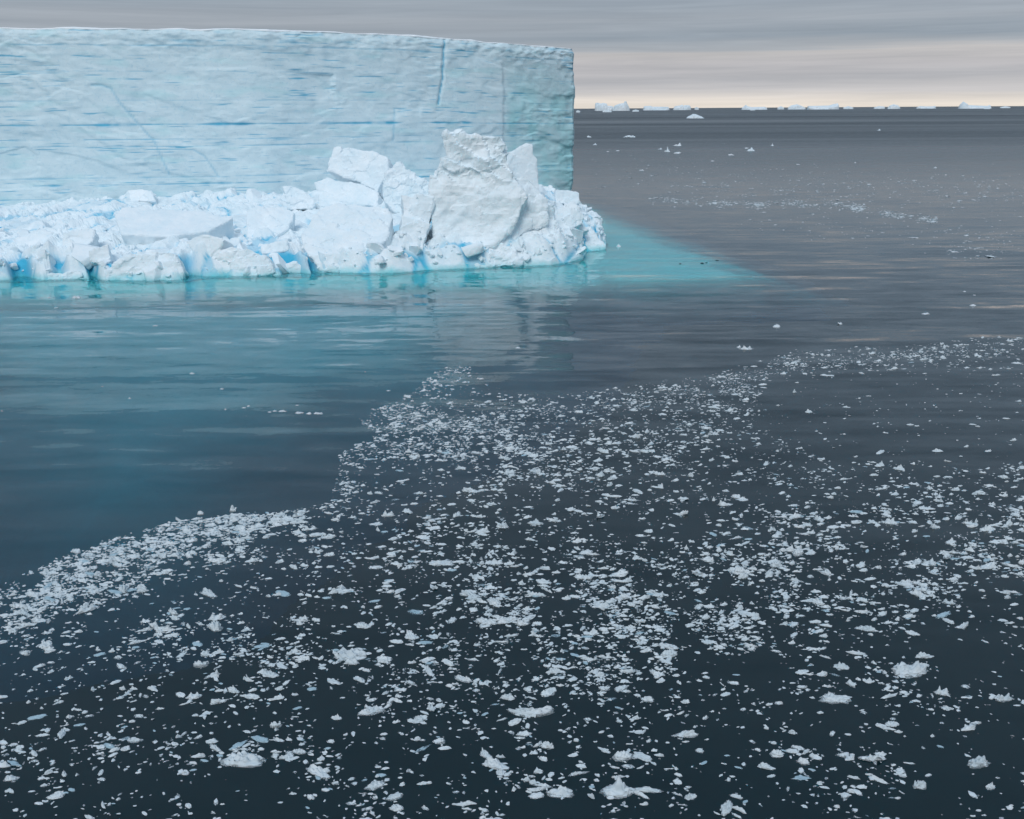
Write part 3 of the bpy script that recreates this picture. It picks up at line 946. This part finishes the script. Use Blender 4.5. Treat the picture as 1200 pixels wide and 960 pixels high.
def scatter_arrays(protos, which, loc, rot_z, scl, tilt=None):
    """many small lumps joined into one mesh"""
    Vs, Fs, n0 = [], [], 0
    for k, (v, f) in enumerate(protos):
        idx = np.where(which == k)[0]
        if not len(idx):
            continue
        q = v[None] * scl[idx][:, None, :]
        if tilt is not None:
            ct, s_t = np.cos(tilt[idx])[:, None], np.sin(tilt[idx])[:, None]
            q = np.stack([q[..., 0] * ct + q[..., 2] * s_t, q[..., 1], -q[..., 0] * s_t + q[..., 2] * ct], -1)
        c, s_ = np.cos(rot_z[idx])[:, None], np.sin(rot_z[idx])[:, None]
        q = np.stack([q[..., 0] * c - q[..., 1] * s_, q[..., 0] * s_ + q[..., 1] * c, q[..., 2]], -1) + loc[idx][:, None, :]
        Vs.append(q.reshape(-1, 3))
        Fs.append((f[None] + (np.arange(len(idx)) * len(v))[:, None, None] + n0).reshape(-1, 3))
        n0 += len(idx) * len(v)
    return np.concatenate(Vs), np.concatenate(Fs)


small = [chunk_mesh('s', 2, 200 + k) for k in range(8)]
n = 3000
clump = np.array([max(0.02, 0.25 + q) for q in fbm(np.stack([X[cand[:, 0], cand[:, 1]] / 5, Y[cand[:, 0], cand[:, 1]] / 5, cand[:, 0] * 0.0], -1), 2)])
w2_ = wgt * clump * np.array([0.3 + 0.7 * min(1.0, DIN[a, b] / 5) for a, b in cand])
w2_ /= w2_.sum()
pk = cand[rng.choice(len(cand), n, p=w2_)]
sz = np.clip(rng.lognormal(-1.35, 0.5, n), 0.08, 0.75)
loc = FP[pk[:, 0], pk[:, 1]] + np.stack([rng.uniform(-.2, .2, n), rng.uniform(-.2, .2, n), sz * 0.3], -1)
me = scatter_mesh('rubble', small, rng.integers(0, 8, n), loc, rng.uniform(0, 6.28, n), sz[:, None] * rng.uniform(.7, 1.3, (n, 3)), rng.uniform(-.7, .7, n))
rub = obj('rubble', me, M_BLOCK, berg)
tag(rub, kind='stuff')

# ------------------------------------------------------------------ drifting brash ice
def floe_shape(kind, seed, sub=2):
    """unit floe, about 2 across in x, floating with z = 0 at the waterline"""
    r_ = np.random.default_rng(seed)
    v, f = chunk_mesh('f', sub, seed, angular=(seed % 3 == 0), rough=0.0)
    v = v * (1 + 0.42 * fbm(v * 1.3 + seed * 1.7, 2) + 0.30 * fbm(v * 3.1 + seed * .9, 2))[:, None]
    lump = np.clip(0.9 + 1.6 * fbm(v * 2.4 + seed * 2.3, 2), 0.3, 2.2)
    v[:, 2] *= np.where(v[:, 2] > 0, lump, 1.0)
    x, y, z = v.T.copy()
    if kind == 'plate':
        z = np.where(z > 0, z * 0.20, z * 0.35)
        y = y * 0.75
    elif kind == 'peak':
        z = np.where(z > 0, z * (0.25 + 0.55 * np.exp(-((x - .15) ** 2 + y ** 2) / .12)), z * 0.45)
        y = y * 0.8
    elif kind == 'twin':
        z = np.where(z > 0, z * (0.16 + 0.42 * np.exp(-((x - .55) ** 2) / .05) + 0.34 * np.exp(-((x + .5) ** 2) / .06)), z * 0.4)
        y = y * 0.65
    elif kind == 'curved':
        y = y * 0.36 + 0.42 * x * x - 0.2
        z = np.where(z > 0, z * 0.26, z * 0.35)
    elif kind == 'dome':
        z = np.where(z > 0, z * 0.52, z * 0.6)
        y = y * 0.85
        x = x * 0.85
    elif kind == 'wedge':
        z = np.where(z > 0, z * np.clip(0.34 + 0.36 * x, 0.05, 1), z * 0.4)
        y = y * 0.7
    elif kind == 'cluster':
        z = np.where(z > 0, z * (0.22 + 0.42 * np.clip(perlin(np.stack([x * 2.6, y * 2.6, x * 0 + seed], -1)) + .25, 0, 1)), z * .4)
        y = y * 0.8
    elif kind == 'long':
        y = y * 0.34
        z = np.where(z > 0, z * (0.18 + 0.10 * np.sin(4 * x + seed)), z * 0.3)
    elif kind == 'clear':
        z = np.where(z > 0, z * 0.07, z * 0.4)
        y = y * 0.7
    sub_ = z < -0.02                                   # the wider part under water
    x = np.where(sub_, x * 1.12, x) * 1.1
    y = np.where(sub_, y * 1.2, y)
    bump = 0.05 * fbm(np.stack([x * 3, y * 3, z * 3 + seed], -1), 2)
    return np.stack([x, y, z + np.where(z > 0.02, bump, 0)], -1), f


KINDS = ['plate', 'peak', 'twin', 'curved', 'dome', 'wedge', 'cluster', 'long', 'clear']
KP = [0.24, 0.09, 0.09, 0.07, 0.10, 0.10, 0.13, 0.10, 0.08]
FLABEL = {'plate': 'flat oval white floe', 'peak': 'peaked white ice lump', 'twin': 'white floe with two raised ends', 'curved': 'bent crescent white floe',
          'dome': 'domed white ice lump', 'wedge': 'wedge-shaped white floe', 'cluster': 'knobbly white floe', 'long': 'narrow sliver of white ice',
          'clear': 'half-sunk clear ice plate'}

FIELD = [(-420, 800), (-200, 745), (0, 688), (60, 657), (130, 631), (230, 605), (330, 599), (386, 590), (394, 560), (400, 530), (432, 512), (420, 488), (480, 463), (512, 432),
         (546, 427), (580, 452), (640, 466), (700, 455), (830, 438), (930, 410), (1010, 406), (1260, 388), (1560, 372), (1560, 1130), (-420, 1130)]
STROKES = [([(-420, 850), (-200, 785), (-20, 722), (60, 690), (150, 655), (250, 628), (330, 610)], 26, 7.0), ([(-420, 820), (-200, 760), (-20, 700), (60, 668), (150, 640), (250, 614), (330, 604)], 12, 5.0),
           ([(335, 605), (390, 592), (410, 565), (425, 542)], 13, 4.0), ([(404, 530), (450, 512), (540, 505), (620, 520)], 22, 5.0), ([(440, 490), (520, 490), (600, 495)], 12, 4.0),
           ([(424, 490), (480, 467), (520, 440), (545, 434)], 10, 4.5), ([(620, 482), (720, 476), (830, 456), (930, 424)], 13, 2.6),
           ([(930, 424), (1030, 420), (1120, 412), (1260, 398), (1560, 380)], 8, 3.2), ([(560, 540), (680, 530), (780, 515), (850, 480)], 32, 2.0),
           ([(1560, 500), (1260, 560), (1190, 600), (1150, 645), (1090, 685), (980, 708), (880, 725), (780, 735), (690, 705)], 22, 2.2),
           ([(500, 625), (620, 680), (740, 715), (850, 690), (900, 650)], 42, 1.2), ([(200, 742), (330, 768), (450, 790), (600, 775), (720, 790)], 24, 1.5),
           ([(880, 640), (1000, 605), (1100, 590)], 26, 0.8), ([(380, 660), (520, 700), (640, 740)], 30, 1.0), ([(620, 800), (760, 780), (860, 745)], 22, 1.6),
           ([(880, 830), (960, 800), (1080, 785)], 14, 1.2), ([(0, 890), (150, 870), (330, 880)], 18, 0.7)]
HOLES = [([(900, 440), (1260, 430), (1260, 540), (980, 540), (880, 500)], 0.22), ([(150, 670), (400, 640), (420, 720), (230, 735)], 0.65),
         ([(1060, 840), (1260, 820), (1260, 1010), (1060, 1010)], 0.30), ([(1130, 690), (1260, 670), (1260, 830), (1100, 800)], 0.35),
         ([(430, 535), (560, 545), (540, 580), (420, 585)], 0.55), ([(730, 800), (900, 770), (1050, 830), (900, 900), (760, 900)], 0.6), ([(-60, 760), (200, 770), (200, 850), (-60, 850)], 0.75)]


def density(px, py):
    base = 0.85 * np.ones_like(px)
    for pts, hw, w in STROKES:
        base += w * np.exp(-(dist_path(px, py, pts) / hw) ** 2)
    for poly, k in HOLES:
        base *= np.where(in_poly(px, py, poly), k, 1.0)
    sdm = poly_sdf(px, py, FIELD)
    return base * smooth(sdm, -1.5, 3.0)


def sample_brash(n, clumpy=1.0):
    """candidate places on the water, thinned by the density of the drift and by clumping"""
    out = []
    tot = 0
    while tot < n:
        m = 60000
        px, py = rng.uniform(-400, 1540, m), rng.uniform(368, 1110, m)
        d = ray_many(px, py)
        P_ = CAM + d * (-CAM_Z / d[:, 2])[:, None]
        cl = fbm(np.stack([P_[:, 0] / 2.6, P_[:, 1] / 4.0, P_[:, 0] * 0 + 5], -1), 3)
        cl2 = fbm(np.stack([P_[:, 0] / 0.9, P_[:, 1] / 1.3, P_[:, 0] * 0 + 15], -1), 2)
        pr = density(px, py) * np.clip(0.42 + clumpy * (0.8 * cl + 0.8 * cl2), 0.03, 2.2) * np.clip(700 / py, 0.7, 1.7) ** 2
        ok = rng.uniform(0, 9, m) < pr
        out.append(np.concatenate([P_[ok], px[ok, None], py[ok, None]], 1))
        tot += ok.sum()
    return np.concatenate(out)[:n]


def ray_many(px, py):
    return AX_R[None] * ((px - 600) / FPX)[:, None] + AX_U[None] * ((480 - py) / FPX)[:, None] + AX_F[None]


# medium pieces: the largest of them become things, the rest one drift
N_MED = 17500
B = sample_brash(N_MED)
ppm = FPX / ((np.concatenate([B[:, :2], np.zeros((N_MED, 1))], 1) - CAM) @ AX_F)
wide = rng.lognormal(0.0, 0.48, N_MED) * np.interp(B[:, 4], [400, 480, 620, 1000], [2.7, 3.4, 5.4, 7.1])        # apparent width
rad = np.clip(wide / ppm / 2.4, 0.04, 0.25)
dense = density(B[:, 3], B[:, 4])
rad *= np.where(dense > 3.0, 0.80, 1.0)
slant = np.hypot(np.hypot(B[:, 0], B[:, 1]), CAM_Z)
kind = rng.choice(len(KINDS), N_MED, p=KP)
inview = (B[:, 3] > 5) & (B[:, 3] < 1195) & (B[:, 4] < 952) & (B[:, 4] > 400)
rank = np.argsort(-(rad / slant) * inview)
big = rank[:286]
rest = rank[286:]
hi = {}
for k, kd in enumerate(KINDS):
    for j in range(4):
        v, f = floe_shape(kd, 300 + k * 10 + j, 4)
        m_ = mesh_np('ice_floe', v, f, True)
        m_.materials.append(M_CLEAR if kd == 'clear' else M_BRASH)
        hi[(k, j)] = m_
for i in big:
    k = kind[i]
    o = bpy.data.objects.new('ice_floe', hi[(k, int(rng.integers(0, 4)))])
    COL.objects.link(o)
    s = float(rad[i]) * 1.05
    o.location = (B[i, 0], B[i, 1], rng.uniform(-0.02, 0.03))
    o.rotation_euler = (0, 0, rng.normal(0, 0.5) + (math.pi if rng.random() < .5 else 0))
    o.scale = (s * rng.uniform(1.0, 1.45), s * rng.uniform(0.6, 0.95), s * rng.uniform(1.0, 1.5))
    dn, py_ = dense[i], B[i, 4]
    zone = ('in the thin far band of brash' if py_ < 470 else 'in the thick crowded edge of the brash' if dn > 3.2 else
            'in the close-packed middle of the brash' if dn > 1.7 else 'on the sparse edge of the brash' if dn < 0.6 else 'in the loose open brash')
    tag(o, ('broad ' if rad[i] > 0.2 else 'small ') + FLABEL[KINDS[k]] + ' ' + zone, 'ice floe', 'larger floes in the drifting brash ice')
lowp = {sub: [floe_shape(kd, 400 + k * 10 + j, sub) for k, kd in enumerate(KINDS) for j in range(3)] for sub in (2, 3)}
for nm, lab, mt, is_clear in (('brash_ice', 'field of small white ice bits drifting on dark water', M_BRASH, False),
                              ('clear_brash_ice', 'thin glassy ice bits barely awash among the white brash', M_CLEAR, True)):
    parts = []
    for sub, ids in ((3, rest[:1600]), (2, rest[1600:])):
        ids = ids[(kind[ids] == len(KINDS) - 1) == is_clear]
        m_ = len(ids)
        scl = rad[ids][:, None] * np.stack([rng.uniform(.9, 1.4, m_), rng.uniform(.55, .95, m_), rng.uniform(.9, 1.6, m_)], -1)
        loc = np.concatenate([B[ids, :2], rng.uniform(-.02, .03, (m_, 1))], 1)
        parts.append(scatter_arrays(lowp[sub], kind[ids] * 3 + rng.integers(0, 3, m_), loc, rng.normal(0, 0.5, m_), scl))
    Vn = np.concatenate([parts[0][0], parts[1][0]])
    Fn = np.concatenate([parts[0][1], parts[1][1] + len(parts[0][0])])
    tag(obj(nm, mesh_np(nm, Vn, Fn), mt), lab, 'brash ice', kind='stuff')

# crumbs: the countless small bits
N_SM = 22000
Bs = sample_brash(N_SM, 1.5)
rs = np.clip(rng.lognormal(math.log(0.045), 0.45, N_SM), 0.02, 0.12)
tiny = [chunk_mesh('t', 1, 500 + k, flat=(1.3, 0.9, 0.45), rough=.2) for k in range(6)]
scl = rs[:, None] * rng.uniform(.7, 1.3, (N_SM, 3))
loc = np.concatenate([Bs[:, :2], rng.uniform(-.03, .01, (N_SM, 1))], 1)
me = scatter_mesh('ice_crumbs', tiny, rng.integers(0, 6, N_SM), loc, rng.uniform(0, 6.28, N_SM), scl)
tag(obj('ice_crumbs', me, M_BRASH), 'fine ice crumbs strewn between the drifting floes', 'brash ice', kind='stuff')


def single_floe(kd, px, py, wpx, label, seed, cat='ice floe', name='ice_floe', mat=None, rot=0.0, hs=1.0, ds=1.0, group=None):
    p = on_level(px, py)
    ppm = FPX / (np.array(p - CAM) @ AX_F)
    s = wpx / ppm / 2.3
    v, f = floe_shape(kd, seed, 4 if wpx > 12 else 3)
    o = obj(name, mesh_np(name, v, f, True), mat or M_BRASH)
    o.location = (p[0], p[1], 0)
    o.rotation_euler = (0, 0, rot)
    o.scale = (s, s * ds, s * hs)
    return tag(o, label, cat, group)


UN = [('cluster', 285, 891, 52, 'broad white floe with a row of low knobs among sparse ice bits', 601, 0.0, .9),
      ('peak', 656, 929, 35, 'white floe with a rounded hump beside a thin curved floe', 602, 0.0, 1.1),
      ('curved', 628, 924, 38, 'thin curved floe touching the humped white floe', 603, 0.1, .8),
      ('peak', 724, 927, 44, 'flat-bottomed floe with a small central peak near the humped floe', 604, 0.0, 1.2),
      ('long', 760, 926, 38, 'thin grey-white sliver trailing off the peaked floe', 605, -0.15, .8),
      ('cluster', 1023, 889, 38, 'knobby white floe alone on the dark open water', 606, 0.0, 1.2),
      ('twin', 1176, 819, 25, 'two-knobbed ice lump drifting alone on the dark water', 607, 0.0, 1.4),
      ('curved', 622, 834, 58, 'wide crescent floe of joined white ice lumps, largest of the loose floes', 608, 0.0, 1.0),
      ('peak', 759, 820, 24, 'smooth pointed white lump on open water beside the wide crescent floe', 609, 0.0, 1.2),
      ('plate', 980, 819, 40, 'long smooth low white floe below a string of lumps', 610, 0.0, 1.0),
      ('cluster', 1066, 786, 50, 'ragged string of white lumps ending in a thin tail', 611, 0.1, 1.0),
      ('wedge', 515, 868, 30, 'smooth wedge of ice rising to one side above the dark water', 612, 0.0, 1.0),
      ('plate', 614, 860, 20, 'compact bright white floe below the wide crescent floe', 613, 0.0, 1.4),
      ('dome', 1078, 921, 20, 'pale dome of ice with a blunt top on the emptiest dark water', 614, 0.0, 1.4),
      ('dome', 273, 598, 15, 'bright round ice lump just outside the edge of the dense brash', 615, 0.0, 1.5),
      ('dome', 235, 602, 11, 'small round ice lump beside the bright one outside the brash edge', 616, 0.0, 1.5),
      ('twin', 875, 409, 17, 'two-humped ice lump standing tall at the far edge of the brash', 617, 0.0, 0.9),
      ('plate', 967, 440, 22, 'bright flat floe in the narrow far band of brash', 618, 0.0, .8),
      ('plate', 517, 660, 32, 'bright oval floe standing out in the middle of the brash', 619, 0.0, 1.0),
      ('cluster', 410, 768, 44, 'thick clump of white floe lumps pushed together', 620, 0.0, 1.0),
      ('plate', 1086, 596, 24, 'smooth white oval floe right of the thin middle brash', 621, 0.0, .9),
      ('dome', 1197, 660, 12, 'faintly turquoise rounded ice lump off the end of the brash band', 622, 0.0, 1.6)]
for kd, px, py, w_, lab, sd_, ro, hs in UN:
    single_floe(kd, px, py, w_ * 0.85, lab, sd_, rot=ro, hs=hs, ds=0.68)
# bits on the calm water before the berg and out on the open sea
for k, (px, py, w_) in enumerate([(316, 483, 5), (322, 482, 5), (331, 482, 9), (351, 484, 10), (362, 485, 6), (373, 485, 11), (286, 478, 5), (291, 476, 4), (264, 480, 4), (348, 475, 4),
                                  (260, 456, 5), (152, 467, 5), (182, 382, 6), (225, 438, 6), (428, 436, 4), (455, 458, 5), (607, 408, 6), (2, 482, 4), (120, 453, 3), (90, 349, 9), (57, 349, 7), (66, 361, 5)]):
    single_floe(['plate', 'cluster', 'peak'][k % 3], px, py, w_, ['tiny flat ice bit on the rippled water before the cliff', 'tiny knobbly ice bit on the rippled water before the cliff', 'tiny peaked ice bit on the rippled water before the cliff'][k % 3],
                640 + k, hs=1.1, group='ice bits on the calm water before the cliff')
for k, (px, py, w_) in enumerate([(738, 161, 13), (793, 171, 12), (782, 178, 7), (794, 180, 9), (774, 175, 8), (880, 177, 10), (875, 174, 5), (857, 182, 8), (1030, 153, 4), (752, 200, 7), (690, 161, 6),
                                  (697, 170, 5), (724, 177, 5), (1002, 191, 4), (905, 171, 4), (935, 193, 4), (848, 169, 4), (725, 289, 6), (835, 189, 4), (712, 178, 4), (1096, 197, 4), (1140, 358, 7),
                                  (1130, 342, 4), (910, 383, 9), (1085, 368, 9), (984, 380, 8), (866, 407, 5), (1142, 346, 3)]):
    single_floe(['plate', 'cluster', 'peak'][k % 3], px, py, w_, ['distant low white floe on the grey open sea', 'distant knobbly white floe on the grey open sea', 'distant peaked white floe on the grey open sea'][k % 3],
                680 + k, hs=1.5, mat=M_FAR, group='scattered floes on the open sea')
for k, (px, py, w_) in enumerate([(797, 309.5, 4), (823, 309, 5), (828, 308, 3.5), (840, 305.5, 6)]):
    single_floe('dome', px, py, w_, 'tiny dark lump afloat on the cyan water over the ice shelf', 720 + k, mat=M_DARK, name='dark_ice_lump', cat='ice lump', group='dark lumps on the cyan water', hs=.8)

# far line of brash and glints of ice on the open water
n = 5200
pts_far = [([(768, 234), (860, 240), (960, 239), (1010, 242)], 3.5, 0.5), ([(1000, 243), (1040, 250), (1095, 259)], 3.0, 0.6), ([(690, 200), (900, 212), (1180, 222)], 16, 0.07), ([(880, 262), (1180, 275)], 14, 0.02), ([(1120, 292), (1170, 290)], 14, 0.05), ([(800, 222), (1000, 226)], 9, .05)]
px, py = rng.uniform(690, 1250, 260000), rng.uniform(175, 310, 260000)
pr = sum(w_ * np.exp(-(dist_path(px, py, p_) / hw) ** 2) for p_, hw, w_ in pts_far)
ok = np.where(rng.uniform(0, 1.3, len(px)) < pr * np.clip(0.35 + 1.6 * fbm(np.stack([px / 22, py / 4, px * 0], -1), 3), 0.03, 1))[0][:n]
d = ray_many(px[ok], py[ok])
P_ = CAM + d * (-CAM_Z / d[:, 2])[:, None]
n = len(ok)
sz = np.clip(rng.lognormal(math.log(0.12), 0.55, n), 0.05, 0.5)
scl = sz[:, None] * np.stack([rng.uniform(1, 1.8, n), rng.uniform(.8, 1.2, n), rng.uniform(.8, 1.3, n)], -1)
me = scatter_mesh('far_brash', tiny, rng.integers(0, 6, n), np.concatenate([P_[:, :2], np.zeros((n, 1))], 1), rng.normal(0, .6, n), scl)
tag(obj('far_brash_ice', me, M_BRASH), 'thin far line of brash ice on the grey water beyond the shelf', 'brash ice', kind='stuff')

# ------------------------------------------------------------------ icebergs on the horizon
def far_berg(prof, Y0, label, seed, depth=0.6, name='iceberg'):
    """prof: photograph outline [(px, py of crest), ...] left to right, turned into a solid berg at distance Y0"""
    r_ = np.random.default_rng(seed)
    pts = np.array([on_depth(x, y, Y0) for x, y in prof])
    xs = np.linspace(pts[0, 0], pts[-1, 0], 48)
    hs = np.interp(xs, pts[:, 0], pts[:, 2])
    hs = np.maximum(hs, 0.2)
    wid = (xs[-1] - xs[0]) * depth
    vs = np.linspace(-1, 1, 15)
    Xg, Vg = np.meshgrid(xs, vs, indexing='ij')
    ends = np.clip(1 - np.abs((Xg - xs.mean()) / (xs[-1] - xs[0]) * 2) ** 4, 0.0, 1)
    prof_v = np.clip((1 - np.abs(Vg) ** 5), 0, 1)
    rel = (Xg - xs[0]) / (xs[-1] - xs[0]) * 9
    nz = fbm(np.stack([rel, Vg * 3 + seed, rel * 0], -1), 4)
    Zg = hs[:, None] * prof_v * (1 - 0.35 * np.abs(Vg) * (1 + nz)) - 0.5
    Zg[0], Zg[-1], Zg[:, 0], Zg[:, -1] = -1, -1, -1, -1
    Yg = Y0 + Vg * wid * 0.5 * (0.35 + 0.65 * ends) + nz * wid * 0.10
    me = mesh_np(name, np.stack([Xg, Yg, Zg], -1).reshape(-1, 3), grid_faces(len(xs), len(vs)))
    base = (float(xs.mean()), Y0, 0.0)
    recenter(me, base)
    o = obj(name, me, M_FAR)
    o.location = base
    return tag(o, label, 'iceberg', 'icebergs along the horizon')


far_berg([(804, 138.6), (806, 136.2), (810, 134.6), (811.5, 133.2), (815, 133.4), (818, 134.6), (822, 136.2), (826, 138.8)], 2050, 'small white iceberg with a low peak, well in front of the horizon', 801, .7)
B_ = [([(697, 127), (697.5, 121), (700, 120.2), (704, 121.3), (707, 120.6), (711, 121.5), (712, 124), (718, 124.4), (719, 127)], 8200, 'blocky flat-topped iceberg on the horizon nearest the cliff edge'),
      ([(717, 127), (721, 123.5), (726, 121.5), (731, 120.8), (732, 118.8), (734, 118.6), (735, 121.5), (738, 126.8)], 8000, 'sloping iceberg with a raised knob beside the blocky horizon berg'),
      ([(753.5, 126.5), (755, 124.5), (763, 124.0), (764, 125), (783, 125.2), (784.5, 126.8)], 9000, 'long low flat iceberg on the horizon right of the knobbed one'),
      ([(789, 126.6), (791, 124.4), (796, 123.8), (800, 122.6), (801, 124.6), (802, 123.2), (808, 123.4), (810, 126.2)], 9500, 'jagged pale iceberg low on the horizon above the small white berg'),
      ([(814, 126.5), (816, 125.4), (819, 126.5)], 9800, 'speck of an iceberg just right of the jagged pale one'),
      ([(869, 126.6), (872, 124.6), (874, 122.8), (876, 124.4), (881, 125.6), (896, 125.2), (899, 126.4)], 9000, 'small pointed iceberg with a long low tail'),
      ([(911, 126.3), (915, 124.4), (919, 126.2)], 9600, 'little rounded iceberg between the pointed and the domed bergs'),
      ([(923, 126.3), (927, 123.6), (934, 122.2), (939, 124.0), (944, 126.2)], 9200, 'domed pale iceberg left of the long flat one'),
      ([(946, 126.4), (946.5, 124.2), (960, 124.0), (972, 123.6), (976, 122.2), (982, 121.0), (983, 126.2)], 8800, 'long flat horizon iceberg with an upturned right end'),
      ([(988, 126.0), (994, 124.4), (1000, 126.0)], 9700, 'faint low iceberg right of the upturned flat one'),
      ([(1024, 126.0), (1030, 124.4), (1036, 124.8), (1037, 126.0)], 9600, 'low twin-bump iceberg before the rounded one'),
      ([(1040, 126.0), (1043, 123.6), (1047, 122.2), (1052, 123.2), (1055, 126.0)], 9200, 'rounded hump iceberg midway along the right horizon'),
      ([(1074, 125.9), (1078, 124.4), (1085, 124.8), (1094, 124.6), (1096, 123.9), (1096.5, 125.9)], 9600, 'thin low greyish iceberg left of the tall peaked one'),
      ([(1123.5, 125.8), (1126, 121.4), (1129, 118.8), (1132, 120.6), (1134, 123.2), (1157, 124.2), (1160, 122.8), (1161, 126.0)], 8600, 'sharply peaked iceberg with a long flat shelf on the right horizon'),
      ([(1172, 125.6), (1178, 124.6), (1184, 125.4)], 9800, 'faint flat iceberg beyond the sharply peaked one'),
      ([(675, 130.2), (677, 129.2), (680, 130.2)], 5200, 'small low ice floe close beside the cliff edge near the horizon'),
      ([(706, 130.4), (709, 128.8), (714, 129.6), (717, 130.4)], 5400, 'low white growler in front of the blocky horizon berg'),
      ([(741, 129.6), (745, 128.4), (749, 129.4)], 6000, 'low white growler in front of the gap right of the knobbed berg'),
      ([(879, 128.2), (882, 127.4), (885, 128.2)], 7000, 'tiny growler in front of the small pointed iceberg'),
      ([(1153, 127.4), (1156, 126.2), (1160, 127.2)], 7200, 'tiny growler in front of the peaked iceberg shelf')]
for k, (prof, y0, lab) in enumerate(B_):
    far_berg(prof, y0, lab, 810 + k, 0.45)
